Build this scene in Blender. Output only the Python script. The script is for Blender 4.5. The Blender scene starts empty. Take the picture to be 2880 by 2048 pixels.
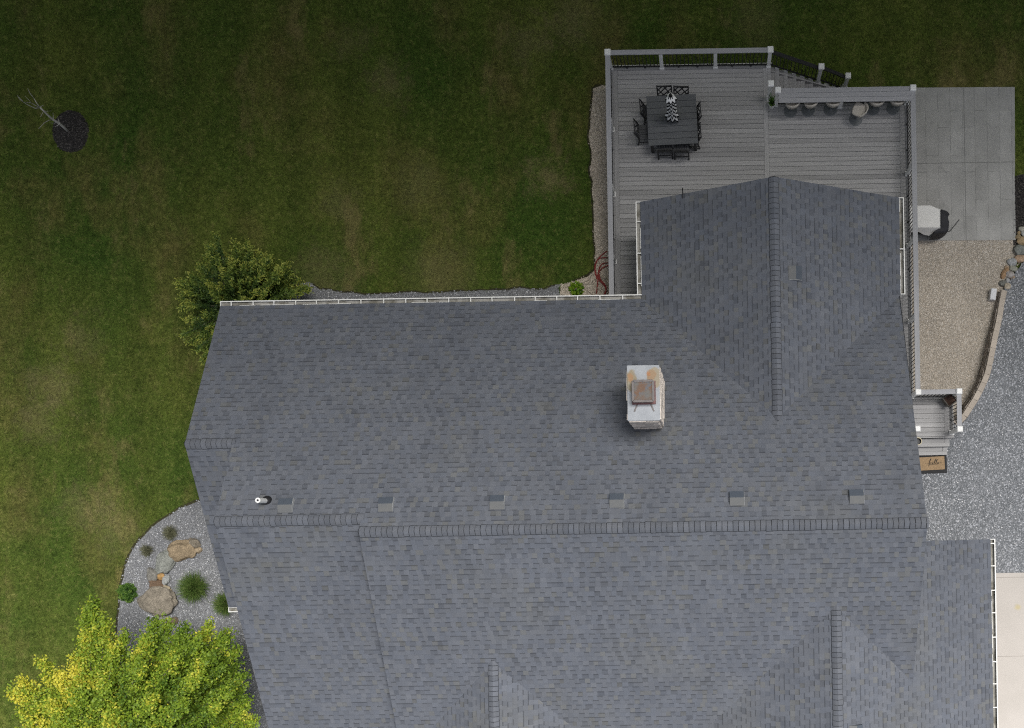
import bpy, math, random
import numpy as np
from mathutils import Vector, Matrix, noise as mnoise
random.seed(7); rng = np.random.default_rng(11)
C = bpy.context.scene.collection
SC = bpy.context.scene
R = math.radians

# ---------------------------------------------------------------- camera, sky, sun, exposure
H, F, U0, V0, TH = 32.4, 2800.0, 2000.0, 1500.0, R(0.945)   # flying height, focal length and nadir (photo pixels), house bearing
cam = bpy.data.objects.new("camera", bpy.data.cameras.new("camera"))
C.objects.link(cam); SC.camera = cam
cam.location = (0, 0, H); cam.rotation_euler = (0, 0, -TH)
cam.data.sensor_width = 36.0; cam.data.lens = 36.0 * F / 2880.0
cam.data.shift_x = -(U0 - 1440.0) / 2880.0
cam.data.shift_y = (V0 - 1024.0) / 2880.0
cam.data.clip_end = 2000.0
SUN_DIR = Vector((0.26, 0.25, 0.93)).normalized()
SUN_EL = math.asin(SUN_DIR.z); SUN_AZ = math.atan2(SUN_DIR.x, SUN_DIR.y)
w = bpy.data.worlds.new("World"); SC.world = w; w.use_nodes = True
sky = w.node_tree.nodes.new("ShaderNodeTexSky"); sky.sky_type = 'NISHITA'; sky.sun_disc = False
sky.sun_elevation = SUN_EL; sky.sun_rotation = SUN_AZ; sky.dust_density = 4.0; sky.air_density = 1.0; sky.ozone_density = 0.6
bg = w.node_tree.nodes["Background"]; bg.inputs[1].default_value = 0.145
hsv = w.node_tree.nodes.new("ShaderNodeHueSaturation"); hsv.inputs["Saturation"].default_value = 0.40   # thin overcast greys the blue out
w.node_tree.links.new(sky.outputs[0], hsv.inputs["Color"]); w.node_tree.links.new(hsv.outputs[0], bg.inputs[0])
sl = bpy.data.lights.new("sun", 'SUN'); sl.energy = 4.7; sl.angle = R(29); sl.color = (1.0, 0.975, 0.94)
so = bpy.data.objects.new("sun", sl); C.objects.link(so); so.rotation_euler = SUN_DIR.to_track_quat('Z', 'Y').to_euler(); so.location = (0, 0, 60)
SC.cycles.use_denoising = False; SC.cycles.filter_width = 1.15
SC.view_settings.view_transform = 'Standard'; SC.view_settings.look = 'None'
SC.view_settings.exposure = 0.0; SC.view_settings.gamma = 1.0; SC.view_settings.use_curve_mapping = False

def P(u, v, z=0.0):
    """true ground position of a photo pixel for a surface at height z"""
    s = (H - z) / F; dx = (u - U0) * s; dy = -(v - V0) * s
    return Vector((dx * math.cos(TH) + dy * math.sin(TH), -dx * math.sin(TH) + dy * math.cos(TH), z))
def Pon(u, v, fn):
    z = 5.0
    for _ in range(40): p = P(u, v, z); z = fn(p.x, p.y)
    return P(u, v, z)

# ---------------------------------------------------------------- object helpers
def tag(o, label=None, cat=None, group=None, kind=None):
    if label: o["label"] = label
    if cat: o["category"] = cat
    if group: o["group"] = group
    if kind: o["kind"] = kind
    return o
def empty(name, loc=(0, 0, 0), rz=0.0, label=None, cat=None, group=None):
    o = bpy.data.objects.new(name, None); C.objects.link(o); o.empty_display_size = 0.2
    o.location = loc; o.rotation_euler = (0, 0, rz)
    return tag(o, label, cat, group)
def kids(o): return [c for c in bpy.data.objects if c.parent == o]
def dup(o, parent=None):
    c = o.copy(); C.objects.link(c)
    if parent is not None: c.parent = parent
    for k in kids(o): dup(k, c)
    return c

class MB:
    def __init__(s): s.v = []; s.f = []; s.t = []; s.m = []; s.uv = None; s.mi = 0; s.tint = 0.5
    def add(s, vs, fs, tint=None, mi=None):
        b = len(s.v); s.v += [tuple(x) for x in vs]; t = s.tint if tint is None else tint
        s.t += [t] * len(vs); m = s.mi if mi is None else mi
        for f in fs: s.f.append(tuple(b + i for i in f)); s.m.append(m)
        return s
    def box(s, c, d, rz=0.0, tint=None, mi=None, taper=1.0):
        cx, cy, cz = c; hx, hy, hz = d[0] / 2, d[1] / 2, d[2] / 2; ca, sa = math.cos(rz), math.sin(rz); vs = []
        for z, k in ((-hz, 1.0), (hz, taper)):
            for x, y in ((-hx, -hy), (hx, -hy), (hx, hy), (-hx, hy)):
                x *= k; y *= k; vs.append((cx + x * ca - y * sa, cy + x * sa + y * ca, cz + z))
        return s.add(vs, [(3, 2, 1, 0), (4, 5, 6, 7), (0, 1, 5, 4), (1, 2, 6, 5), (2, 3, 7, 6), (3, 0, 4, 7)], tint, mi)
    def bar(s, a, b, w, h, tint=None, mi=None):
        """box from a to b, w wide and h high"""
        a, b = Vector(a), Vector(b); d = (b - a).normalized()
        side = d.cross(Vector((0, 0, 1)))
        side = side.normalized() if side.length > 1e-4 else Vector((1, 0, 0))
        up = side.cross(d).normalized(); vs = []
        for p in (a, b):
            for x, y in ((-1, -1), (1, -1), (1, 1), (-1, 1)): vs.append(p + side * (x * w / 2) + up * (y * h / 2))
        return s.add(vs, [(3, 2, 1, 0), (4, 5, 6, 7), (0, 1, 5, 4), (1, 2, 6, 5), (2, 3, 7, 6), (3, 0, 4, 7)], tint, mi)
    def tube(s, pts, rad, n=8, tint=None, mi=None, closed_ends=True):
        pts = [Vector(p) for p in pts]; k = len(pts)
        rad = [rad] * k if not hasattr(rad, '__len__') else rad; vs = []; fs = []
        up = Vector((0.31, 0.17, 0.93))
        for i, p in enumerate(pts):
            d = (pts[min(i + 1, k - 1)] - pts[max(i - 1, 0)]).normalized()
            x = d.cross(up)
            if x.length < 0.05: x = d.cross(Vector((1, 0, 0)))
            x.normalize(); y = d.cross(x).normalized()
            for j in range(n):
                a = 2 * math.pi * j / n; vs.append(p + (x * math.cos(a) + y * math.sin(a)) * rad[i])
        for i in range(k - 1):
            for j in range(n): fs.append((i * n + j, i * n + (j + 1) % n, (i + 1) * n + (j + 1) % n, (i + 1) * n + j))
        if closed_ends: fs += [tuple(range(n - 1, -1, -1)), tuple((k - 1) * n + j for j in range(n))]
        return s.add(vs, fs, tint, mi)
    def lathe(s, prof, c=(0, 0, 0), n=20, tint=None, mi=None, top=True, bot=True):
        vs = []; fs = []; k = len(prof)
        for r, z in prof:
            for j in range(n): a = 2 * math.pi * j / n; vs.append((c[0] + r * math.cos(a), c[1] + r * math.sin(a), c[2] + z))
        for i in range(k - 1):
            for j in range(n): fs.append((i * n + j, i * n + (j + 1) % n, (i + 1) * n + (j + 1) % n, (i + 1) * n + j))
        if bot: fs.append(tuple(range(n - 1, -1, -1)))
        if top: fs.append(tuple((k - 1) * n + j for j in range(n)))
        return s.add(vs, fs, tint, mi)
    def prism(s, poly, z0, z1, tint=None, mi=None):
        n = len(poly); g = lambda z, i: z(i) if callable(z) else z
        vs = [(p[0], p[1], g(z0, i)) for i, p in enumerate(poly)] + [(p[0], p[1], g(z1, i)) for i, p in enumerate(poly)]
        a = sum(poly[i][0] * poly[(i + 1) % n][1] - poly[(i + 1) % n][0] * poly[i][1] for i in range(n))
        top = tuple(range(n, 2 * n)); bot = tuple(range(n - 1, -1, -1))
        fs = [top, bot] + [(i, (i + 1) % n, n + (i + 1) % n, n + i) for i in range(n)]
        if a < 0: fs = [tuple(reversed(f)) for f in fs]
        return s.add(vs, fs, tint, mi)
    def build(s, name, mats, parent=None, org=(0, 0, 0), smooth=False, bevel=0.0):
        me = bpy.data.meshes.new(name); o0 = Vector(org)
        me.from_pydata([tuple(Vector(v) - o0) for v in s.v], [], s.f)
        at = me.attributes.new("tint", 'FLOAT', 'POINT'); at.data.foreach_set("value", np.array(s.t, dtype=np.float32))
        mats = mats if isinstance(mats, (list, tuple)) else [mats]
        for m in mats: me.materials.append(m)
        if len(mats) > 1: me.polygons.foreach_set("material_index", np.array(s.m, dtype=np.int32))
        if smooth: me.polygons.foreach_set("use_smooth", np.ones(len(s.f), dtype=bool))
        me.update()
        o = bpy.data.objects.new(name, me); C.objects.link(o)
        if parent is not None: o.parent = parent
        if bevel:
            b = o.modifiers.new("bevel", 'BEVEL'); b.width = bevel; b.segments = 2; b.limit_method = 'ANGLE'; b.angle_limit = R(40)
        return o

def np_mesh(name, V, Fc, tint, mat, parent=None, smooth=False):
    """fast mesh of equal-sized faces: V (n,3), Fc (m,k)"""
    me = bpy.data.meshes.new(name); n, (m, k) = len(V), Fc.shape
    me.vertices.add(n); me.vertices.foreach_set("co", V.astype(np.float32).ravel())
    me.loops.add(m * k); me.loops.foreach_set("vertex_index", Fc.astype(np.int32).ravel())
    me.polygons.add(m); me.polygons.foreach_set("loop_start", np.arange(0, m * k, k, dtype=np.int32))
    if smooth: me.polygons.foreach_set("use_smooth", np.ones(m, dtype=bool))
    at = me.attributes.new("tint", 'FLOAT', 'POINT'); at.data.foreach_set("value", tint.astype(np.float32))
    me.materials.append(mat); me.update(calc_edges=True); me.validate()
    o = bpy.data.objects.new(name, me); C.objects.link(o)
    if parent is not None: o.parent = parent
    return o
def inside(px, py, poly):
    r = np.zeros(len(px), bool); n = len(poly)
    for i in range(n):
        x1, y1 = poly[i][0], poly[i][1]; x2, y2 = poly[(i + 1) % n][0], poly[(i + 1) % n][1]
        if y1 == y2: continue
        c = ((y1 > py) != (y2 > py)) & (px < (x2 - x1) * (py - y1) / (y2 - y1) + x1); r ^= c
    return r

# ---------------------------------------------------------------- material helpers
class G:
    def __init__(s, name):
        s.m = bpy.data.materials.new(name); s.m.use_nodes = True; s.nt = s.m.node_tree; s.nt.nodes.clear()
        s.out = s.nt.nodes.new("ShaderNodeOutputMaterial"); s.bs = s.n("ShaderNodeBsdfPrincipled")
        s.nt.links.new(s.bs.outputs[0], s.out.inputs[0])
    def n(s, t, _props=None, **inp):
        nd = s.nt.nodes.new(t)
        for k, v in (_props or {}).items(): setattr(nd, k, v)
        for k, v in inp.items():
            key = int(k[1:]) if k[0] == 'i' and k[1:].isdigit() else k.replace('_', ' ')
            s.set(nd.inputs[key], v)
        return nd
    def set(s, sock, v):
        if isinstance(v, bpy.types.NodeSocket): s.nt.links.new(v, sock)
        elif isinstance(v, bpy.types.Node): s.nt.links.new(v.outputs[0], sock)
        else:
            if hasattr(sock.default_value, '__len__') and not hasattr(v, '__len__'): v = [v] * len(sock.default_value)
            if hasattr(v, '__len__') and len(sock.default_value) == 4 and len(v) == 3: v = (*v, 1)
            sock.default_value = v
    def math(s, op, a, b=0.0, c=0.0):
        nd = s.n("ShaderNodeMath", {"operation": op}); s.set(nd.inputs[0], a); s.set(nd.inputs[1], b); s.set(nd.inputs[2], c); return nd.outputs[0]
    def mix(s, f, a, b, mode='MIX'):
        nd = s.n("ShaderNodeMix", {"data_type": 'RGBA', "blend_type": mode, "clamp_factor": True})
        s.set(nd.inputs[0], f); s.set(nd.inputs[6], a); s.set(nd.inputs[7], b); return nd.outputs[2]
    def ramp(s, f, lo, hi, a=0.0, b=1.0):
        nd = s.n("ShaderNodeMapRange", {"clamp": True}); s.set(nd.inputs[0], f); s.set(nd.inputs[1], lo); s.set(nd.inputs[2], hi); s.set(nd.inputs[3], a); s.set(nd.inputs[4], b); return nd.outputs[0]
    def obj(s): return s.n("ShaderNodeTexCoord").outputs["Object"]
    def scaled(s, vec, sc, off=(0, 0, 0)):
        nd = s.n("ShaderNodeMapping"); s.set(nd.inputs[0], vec); nd.inputs["Scale"].default_value = sc; nd.inputs["Location"].default_value = off; return nd.outputs[0]
    def noise(s, vec, scale, detail=4.0, rough=0.6):
        nd = s.n("ShaderNodeTexNoise"); s.set(nd.inputs["Vector"], vec); nd.inputs["Scale"].default_value = scale
        nd.inputs["Detail"].default_value = detail; nd.inputs["Roughness"].default_value = rough; return nd.outputs[0]
    def voro(s, vec, scale, out="Color", feature='F1', rnd=1.0):
        nd = s.n("ShaderNodeTexVoronoi", {"feature": feature}); s.set(nd.inputs["Vector"], vec); nd.inputs["Scale"].default_value = scale
        nd.inputs["Randomness"].default_value = rnd; return nd.outputs[out]
    def attr(s, name="tint"): return s.n("ShaderNodeAttribute", {"attribute_name": name}).outputs["Fac"]
    def bright(s, col, f): # colour times factor
        nd = s.n("ShaderNodeVectorMath", {"operation": 'SCALE'}); s.set(nd.inputs[0], col); s.set(nd.inputs[3], f); return nd.outputs[0]
    def bump(s, h, strength, dist):
        nd = s.n("ShaderNodeBump"); nd.inputs["Strength"].default_value = strength; nd.inputs["Distance"].default_value = dist; s.set(nd.inputs["Height"], h)
        s.set(s.bs.inputs["Normal"], nd.outputs[0])
    def done(s, col, rough=0.8, spec=0.3, metal=0.0):
        s.set(s.bs.inputs["Base Color"], col); s.set(s.bs.inputs["Roughness"], rough); s.set(s.bs.inputs["Specular IOR Level"], spec); s.set(s.bs.inputs["Metallic"], metal); return s.m

def simple(name, a, b=None, scale=3.0, rough=0.7, spec=0.3, tint=0.0, stretch=(1, 1, 1), bump=0.0, bscale=40.0, metal=0.0, detail=5.0):
    g = G(name); o = g.scaled(g.obj(), stretch); b = b or tuple(x * 0.8 for x in a)
    col = g.mix(g.ramp(g.noise(o, scale, detail), 0.3, 0.7), a, b)
    if tint: col = g.bright(col, g.ramp(g.attr(), 0, 1, 1 - tint, 1 + tint))
    if bump: g.bump(g.noise(g.obj(), bscale, 3.0), bump, 0.02)
    return g.done(col, rough, spec, metal)

def shingle_mat(name, gain=1.0):
    g = G(name); uv = g.n("ShaderNodeUVMap").outputs[0]; sp = g.n("ShaderNodeSeparateXYZ", i0=uv); u, v = sp.outputs[0], sp.outputs[1]
    yy = g.math('DIVIDE', v, 0.143); row = g.math('FLOOR', yy); fy = g.math('FRACT', yy)
    wr = g.n("ShaderNodeTexWhiteNoise", {"noise_dimensions": '1D'}); g.set(wr.inputs["W"], row)
    x2 = g.math('ADD', g.math('DIVIDE', u, 0.142), g.math('MULTIPLY', wr.outputs[0], 9.0))
    cmb = g.n("ShaderNodeCombineXYZ", i0=g.math('MULTIPLY', x2, 0.8), i1=g.math('MULTIPLY', row, 7.31))
    x3 = g.math('ADD', x2, g.math('MULTIPLY', g.math('SUBTRACT', g.noise(cmb.outputs[0], 1.0, 0.0), 0.5), 0.8))
    cell = g.math('FLOOR', x3); fx = g.math('FRACT', x3)
    def wn(off):
        c = g.n("ShaderNodeCombineXYZ", i0=cell, i1=row, i2=off); q = g.n("ShaderNodeTexWhiteNoise", {"noise_dimensions": '3D'}); g.set(q.inputs["Vector"], c.outputs[0]); return q.outputs[0]
    par = g.math('FLOORED_MODULO', cell, 2.0); flip = g.math('GREATER_THAN', wn(3.5), 0.90)
    tooth = g.math('ABSOLUTE', g.math('SUBTRACT', par, flip)); gap = g.math('SUBTRACT', 1.0, tooth)
    col = g.mix(wn(1.5), (0.092, 0.101, 0.121), (0.104, 0.111, 0.127))
    col = g.mix(g.math('GREATER_THAN', wn(9.5), 0.90), col, (0.108, 0.112, 0.117))
    tone = g.ramp(wn(5.5), 0, 1, 0.945, 1.055)
    lo = g.math('POWER', wn(7.5), 3.0)
    tone = g.math('MULTIPLY', tone, g.math('SUBTRACT', 1.0, g.math('MULTIPLY', gap, g.math('MULTIPLY_ADD', lo, 0.20, 0.02))))
    # painted shadow band at the head of every gap, and the butt line of each course
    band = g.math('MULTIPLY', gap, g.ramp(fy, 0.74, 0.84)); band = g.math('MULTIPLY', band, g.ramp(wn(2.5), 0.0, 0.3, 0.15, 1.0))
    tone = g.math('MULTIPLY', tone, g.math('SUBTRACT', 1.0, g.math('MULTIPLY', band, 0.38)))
    butt = g.ramp(fy, 0.90, 0.96); tone = g.math('MULTIPLY', tone, g.math('SUBTRACT', 1.0, g.math('MULTIPLY', butt, 0.06)))
    side = g.math('LESS_THAN', fx, 0.07); tone = g.math('MULTIPLY', tone, g.math('SUBTRACT', 1.0, g.math('MULTIPLY', side, 0.07)))
    o = g.obj(); big = g.noise(o, 0.33, 4.0, 0.55); mid = g.noise(o, 1.1, 5.0, 0.65)
    col = g.mix(g.math('MULTIPLY', g.ramp(big, 0.55, 0.72), 0.34), col, (0.116, 0.115, 0.101))
    tone = g.math('MULTIPLY', tone, g.ramp(mid, 0.25, 0.75, 0.90, 1.10))
    tone = g.math('MULTIPLY', tone, g.ramp(g.noise(o, 55.0, 2.0), 0.2, 0.8, 0.86, 1.14))
    st = g.n('ShaderNodeCombineXYZ', i0=g.math('MULTIPLY', u, 1.6), i1=g.math('MULTIPLY', v, 0.16)); tone = g.math('MULTIPLY', tone, g.ramp(g.noise(st.outputs[0], 1.0, 4.0, 0.6), 0.3, 0.7, 0.95, 1.05))
    tone = g.math('MULTIPLY', tone, gain)
    g.bump(g.math('MULTIPLY_ADD', fy, -0.5, tooth), 0.55, 0.006)
    return g.done(g.bright(col, tone), 0.92, 0.25)

M = {}
M['shingle'] = shingle_mat("shingle", 1.20)
def capmat():
    g = G("ridge_shingle"); t = g.attr(); o = g.obj()
    col = g.mix(g.ramp(g.noise(o, 3.0, 3.0), 0.3, 0.7), (0.098, 0.107, 0.127), (0.108, 0.114, 0.128))
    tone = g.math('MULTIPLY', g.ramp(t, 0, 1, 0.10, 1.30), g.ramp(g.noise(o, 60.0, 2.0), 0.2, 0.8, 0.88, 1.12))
    return g.done(g.bright(col, tone), 0.92, 0.25)
M['cap'] = capmat()
M['fascia'] = simple("roof_edge", (0.075, 0.08, 0.09), (0.06, 0.065, 0.07))
M['white'] = simple("white_vinyl", (0.80, 0.80, 0.79), (0.74, 0.74, 0.72), 4.0, 0.45, 0.4)
M['gutter'] = simple("white_aluminium", (0.80, 0.80, 0.78), (0.68, 0.67, 0.62), 2.0, 0.4, 0.4)
def gutter_in():
    g = G("gutter_trough"); o = g.obj(); n = g.noise(o, 2.5, 5.0)
    return g.done(g.mix(g.ramp(n, 0.45, 0.6), (0.34, 0.33, 0.30), (0.16, 0.15, 0.12)), 0.7)
M['trough'] = gutter_in()
M['siding'] = simple("vinyl_siding", (0.55, 0.56, 0.57), (0.5, 0.51, 0.52), 1.0, 0.6)
M['black'] = simple("black_aluminium", (0.014, 0.014, 0.016), (0.02, 0.02, 0.022), 5.0, 0.5, 0.4)
M['chair'] = simple("black_poly", (0.016, 0.016, 0.018), (0.024, 0.024, 0.026), 6.0, 0.55, 0.4)
def boards(name, axis, a=(0.275, 0.272, 0.272), b=(0.375, 0.37, 0.367)):
    g = G(name); o = g.obj(); s1 = (0.7, 26, 1) if axis == 'x' else (26, 0.7, 1); s2 = (0.25, 5, 1) if axis == 'x' else (5, 0.25, 1)
    f = g.math('ADD', g.math('MULTIPLY', g.noise(g.scaled(o, s1), 1.6, 5.0, 0.62), 0.6), g.math('MULTIPLY', g.noise(g.scaled(o, s2), 1.6, 3.0), 0.4))
    col = g.mix(g.ramp(f, 0.36, 0.64), a, b)
    col = g.bright(col, g.ramp(g.attr(), 0, 1, 0.80, 1.20))
    return g.done(col, 0.62, 0.3)
M['boardx'] = boards("deck_board_along", 'x')
M['boardy'] = boards("deck_board_across", 'y')
M['railx'] = boards("rail_board_along", 'x', (0.30, 0.30, 0.315), (0.375, 0.375, 0.39))
M['raily'] = boards("rail_board_across", 'y', (0.30, 0.305, 0.32), (0.37, 0.37, 0.385))
M['under'] = simple("deck_framing", (0.05, 0.045, 0.04), (0.03, 0.028, 0.025))
M['table'] = simple("grey_poly_table", (0.085, 0.09, 0.098), (0.105, 0.11, 0.116), 2.0, 0.5, 0.4, tint=0.12, stretch=(0.5, 6, 1))

def lawn_mat(name, blade=False):
    g = G(name); o = g.n("ShaderNodeNewGeometry").outputs["Position"]
    big = g.noise(g.scaled(o, (1, 0.7, 1)), 0.20, 5.0, 0.6); big2 = g.noise(g.scaled(o, (1.0, 0.55, 1), (31, 7, 0)), 0.42, 5.0, 0.65)
    mid = g.noise(g.scaled(o, (1, 0.85, 1)), 1.6, 6.0, 0.75); fine = g.noise(o, 9.0, 5.0, 0.75); tiny = g.noise(o, 30.0, 3.0, 0.7)
    col = g.mix(g.ramp(big, 0.36, 0.64), (0.046, 0.090, 0.0120), (0.098, 0.122, 0.0215))
    col = g.mix(g.math('MULTIPLY', g.ramp(big2, 0.50, 0.70), 0.85), col, (0.135, 0.122, 0.036))
    straw = g.math('MULTIPLY', g.ramp(mid, 0.54, 0.70), g.ramp(big2, 0.42, 0.62))
    col = g.mix(g.math('MULTIPLY', straw, 0.5), col, (0.20, 0.165, 0.070))
    col = g.mix(g.math('MULTIPLY', g.ramp(mid, 0.5, 0.3), 0.6), col, (0.032, 0.055, 0.008))
    clump = g.noise(g.scaled(o, (1, 0.9, 1)), 5.0, 6.0, 0.8); col = g.mix(g.math('MULTIPLY', g.ramp(clump, 0.53, 0.68), 0.55), col, (0.150, 0.135, 0.045)); col = g.bright(col, g.ramp(clump, 0.30, 0.62, 0.62, 1.18))
    sx = g.n("ShaderNodeSeparateXYZ", i0=o).outputs[0]; stripe = g.math('SINE', g.math('ADD', g.math('MULTIPLY', sx, 3.6), g.math('MULTIPLY', big2, 5.0))); col = g.bright(col, g.math('MULTIPLY_ADD', g.math('MULTIPLY', stripe, g.ramp(big, 0.35, 0.6)), 0.10, 1.0))
    dry = g.ramp(g.noise(g.scaled(o, (1.0, 0.45, 1), (3.7, 11.0, 0)), 0.55, 6.0, 0.68), 0.57, 0.67); col = g.mix(g.math('MULTIPLY', dry, 0.62), col, (0.20, 0.165, 0.066))
    for u_, v_, r_, st_ in ((1540, 495, .75, .7), (1610, 55, 1.0, .55), (1490, 115, .9, .45), (1095, 235, .8, .5), (985, 120, .6, .35), (905, 790, 1.2, .5), (1240, 780, 1.3, .45), (1180, 520, .9, .3), (960, 560, .8, .3), (150, 1090, .9, .5), (225, 950, .8, .35), (115, 1180, .8, .4), (330, 1490, .9, .4), (235, 1430, .9, .4), (2130, 60, 1.0, .35)):
        q_ = P(u_, v_, 0); d_ = g.n("ShaderNodeVectorMath", {"operation": 'DISTANCE'}); g.set(d_.inputs[0], o); d_.inputs[1].default_value = tuple(q_)
        f_ = g.ramp(g.math('ADD', d_.outputs["Value"], g.math('MULTIPLY', g.math('SUBTRACT', g.math('ADD', mid, g.math('MULTIPLY', clump, .6)), 0.8), 3.2)), 0.15 * r_, r_ * 1.15, 1.0, 0.0)
        col = g.mix(g.math('MULTIPLY', f_, st_), col, (0.195, 0.170, 0.075))
    if not blade:
        col = g.bright(col, g.math('MULTIPLY', g.ramp(fine, 0.28, 0.72, 0.5, 1.5), g.ramp(tiny, 0.25, 0.75, 0.7, 1.25)))
    else:
        t = g.attr(); col = g.bright(col, g.ramp(t, 0, 1, 0.45, 2.0))
        col = g.mix(g.math('MULTIPLY', g.ramp(t, 0.78, 0.95), 0.6), col, (0.24, 0.20, 0.09))
        g.set(g.bs.inputs["Subsurface Weight"], 0.0)
    return g.done(col, 0.85, 0.15)
M['lawn'] = lawn_mat("lawn_turf"); M['blade'] = lawn_mat("grass_blades", True)

def gravel_mat(name, cols, scale, spark=0.0, patch=None, bumps=0.9):
    g = G(name); o = g.obj(); o2 = g.n("ShaderNodeVectorMath", {"operation": 'ADD'}); g.set(o2.inputs[0], o)
    wob = g.n("ShaderNodeTexNoise"); g.set(wob.inputs["Vector"], o); wob.inputs["Scale"].default_value = scale * 0.7; wob.inputs["Detail"].default_value = 2
    g.set(o2.inputs[1], g.bright(wob.outputs[1], 0.8 / scale)); o2 = o2.outputs[0]
    vc = g.voro(o2, scale); sp = g.n("ShaderNodeSeparateColor", i0=vc)
    vd = g.voro(o2, scale, "Distance")
    col = g.mix(sp.outputs[0], cols[0], cols[1]); col = g.mix(g.math('GREATER_THAN', sp.outputs[1], 0.82), col, cols[2])
    if spark: col = g.mix(g.math('GREATER_THAN', sp.outputs[2], 1.0 - spark), col, (0.75, 0.75, 0.76))
    if patch: col = g.mix(g.math('MULTIPLY', g.ramp(g.noise(o, 0.9, 4.0), 0.5, 0.66), 0.65), col, patch)
    col = g.bright(col, g.math('MULTIPLY', g.ramp(vd, 0.25, 0.75, 1.08, 0.62), g.ramp(g.noise(o, 0.7, 4.0), 0.3, 0.7, 0.9, 1.1)))
    g.bump(g.math('SUBTRACT', 1.0, vd), bumps, 0.03)
    return g.done(col, 0.85, 0.2)
M['gravel_grey'] = gravel_mat("grey_gravel", ((0.19, 0.20, 0.213), (0.25, 0.264, 0.282), (0.32, 0.33, 0.35)), 30.0, 0.035)
M['gravel_bed'] = gravel_mat("grey_bed_gravel", ((0.22, 0.225, 0.235), (0.31, 0.315, 0.33), (0.38, 0.385, 0.39)), 34.0, 0.03)
M['gravel_tan'] = gravel_mat("tan_gravel", ((0.44, 0.39, 0.32), (0.57, 0.51, 0.435), (0.65, 0.595, 0.52)), 30.0, 0.0, None, 0.7)
M['gravel_strip'] = gravel_mat("strip_gravel", ((0.52, 0.45, 0.36), (0.70, 0.61, 0.50), (0.76, 0.68, 0.57)), 30.0, 0.0, None, 0.7)
M['mulch'] = gravel_mat("dark_mulch", ((0.026, 0.024, 0.023), (0.058, 0.052, 0.049), (0.10, 0.09, 0.083)), 30.0)
M['pebble'] = simple("pebble", (0.35, 0.36, 0.38), (0.26, 0.27, 0.29), 20.0, 0.8, tint=0.42)
M['pebble_tan'] = simple("tan_pebble", (0.55, 0.48, 0.39), (0.40, 0.34, 0.27), 20.0, 0.8, tint=0.35)
M['chip'] = simple("bark_chip", (0.095, 0.085, 0.078), (0.04, 0.036, 0.034), 20.0, 0.9, tint=0.8)

def patio_mat():
    g = G("stamped_concrete"); o = g.obj(); n = g.noise(o, 1.2, 6.0, 0.65)
    br = g.n("ShaderNodeTexBrick", {"offset": 0.37, "offset_frequency": 2}); rot = g.n("ShaderNodeMapping"); g.set(rot.inputs[0], o); rot.inputs["Rotation"].default_value = (0, 0, R(90))
    wob = g.n("ShaderNodeVectorMath", {"operation": 'ADD'}); g.set(wob.inputs[0], rot.outputs[0]); g.set(wob.inputs[1], g.bright(g.n("ShaderNodeTexNoise", Scale=7.0).outputs[1], 0.03))
    g.set(br.inputs["Vector"], wob.outputs[0]); br.inputs["Scale"].default_value = 1.0; br.inputs["Mortar Size"].default_value = 0.014; br.inputs["Brick Width"].default_value = 1.45; br.inputs["Row Height"].default_value = 0.40
    br.inputs["Color1"].default_value = (0, 0, 0, 1); br.inputs["Color2"].default_value = (1, 1, 1, 1); br.inputs["Mortar Smooth"].default_value = 0.3
    col = g.mix(g.ramp(n, 0.3, 0.7), (0.335, 0.33, 0.312), (0.45, 0.443, 0.422))
    col = g.bright(col, g.ramp(br.outputs[0], 0, 1, 0.95, 1.05))
    streak = g.math('MULTIPLY', br.outputs[1], g.ramp(g.noise(o, 2.2, 3.0), 0.42, 0.6)); col = g.mix(g.math('MULTIPLY', streak, 0.42), col, (0.15, 0.15, 0.145))
    sp = g.n('ShaderNodeSeparateXYZ', i0=o); jx = g.math('LESS_THAN', g.math('ABSOLUTE', g.math('SUBTRACT', sp.outputs[0], P(2712, 400).x)), 0.012); jy = g.math('LESS_THAN', g.math('ABSOLUTE', g.math('SUBTRACT', sp.outputs[1], P(2712, 459).y)), 0.012)
    col = g.mix(g.math('MULTIPLY', g.math('MAXIMUM', jx, jy), 0.6), col, (0.11, 0.11, 0.105))
    spots = g.ramp(g.noise(o, 6.0, 6.0, 0.75), 0.60, 0.72); col = g.mix(g.math('MULTIPLY', spots, 0.6), col, (0.20, 0.20, 0.195))
    g.bump(g.math('SUBTRACT', g.noise(o, 10.0, 4.0), g.math('MULTIPLY', br.outputs[1], 1.2)), 0.35, 0.01)
    return g.done(col, 0.75, 0.25)
M['patio'] = patio_mat()
def concrete_mat():
    g = G("pale_concrete"); o = g.obj()
    col = g.mix(g.ramp(g.noise(o, 0.8, 6.0, 0.6), 0.3, 0.7), (0.44, 0.41, 0.375), (0.50, 0.465, 0.43))
    col = g.bright(col, g.ramp(g.noise(o, 40.0, 3.0), 0.2, 0.8, 0.96, 1.04))
    st = P(2862, 1707, 1.08); d = g.n("ShaderNodeVectorMath", {"operation": 'DISTANCE'}); g.set(d.inputs[0], o); d.inputs[1].default_value = tuple(st)
    f = g.ramp(g.math('ADD', d.outputs["Value"], g.math('MULTIPLY', g.noise(o, 9.0, 3.0), 0.12)), 0.10, 0.19, 1.0, 0.0)
    col = g.mix(g.math('MULTIPLY', f, 0.75), col, (0.47, 0.40, 0.22))
    return g.done(col, 0.8, 0.2)
M['concrete'] = concrete_mat()
M['joint'] = simple("concrete_joint", (0.36, 0.33, 0.30))
M['bark'] = simple("bark", (0.17, 0.15, 0.12), (0.10, 0.085, 0.065), 8.0, 0.9, bump=0.5)
M['twig'] = simple("pale_twig", (0.55, 0.53, 0.49), (0.42, 0.40, 0.37), 10.0, 0.9)
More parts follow.
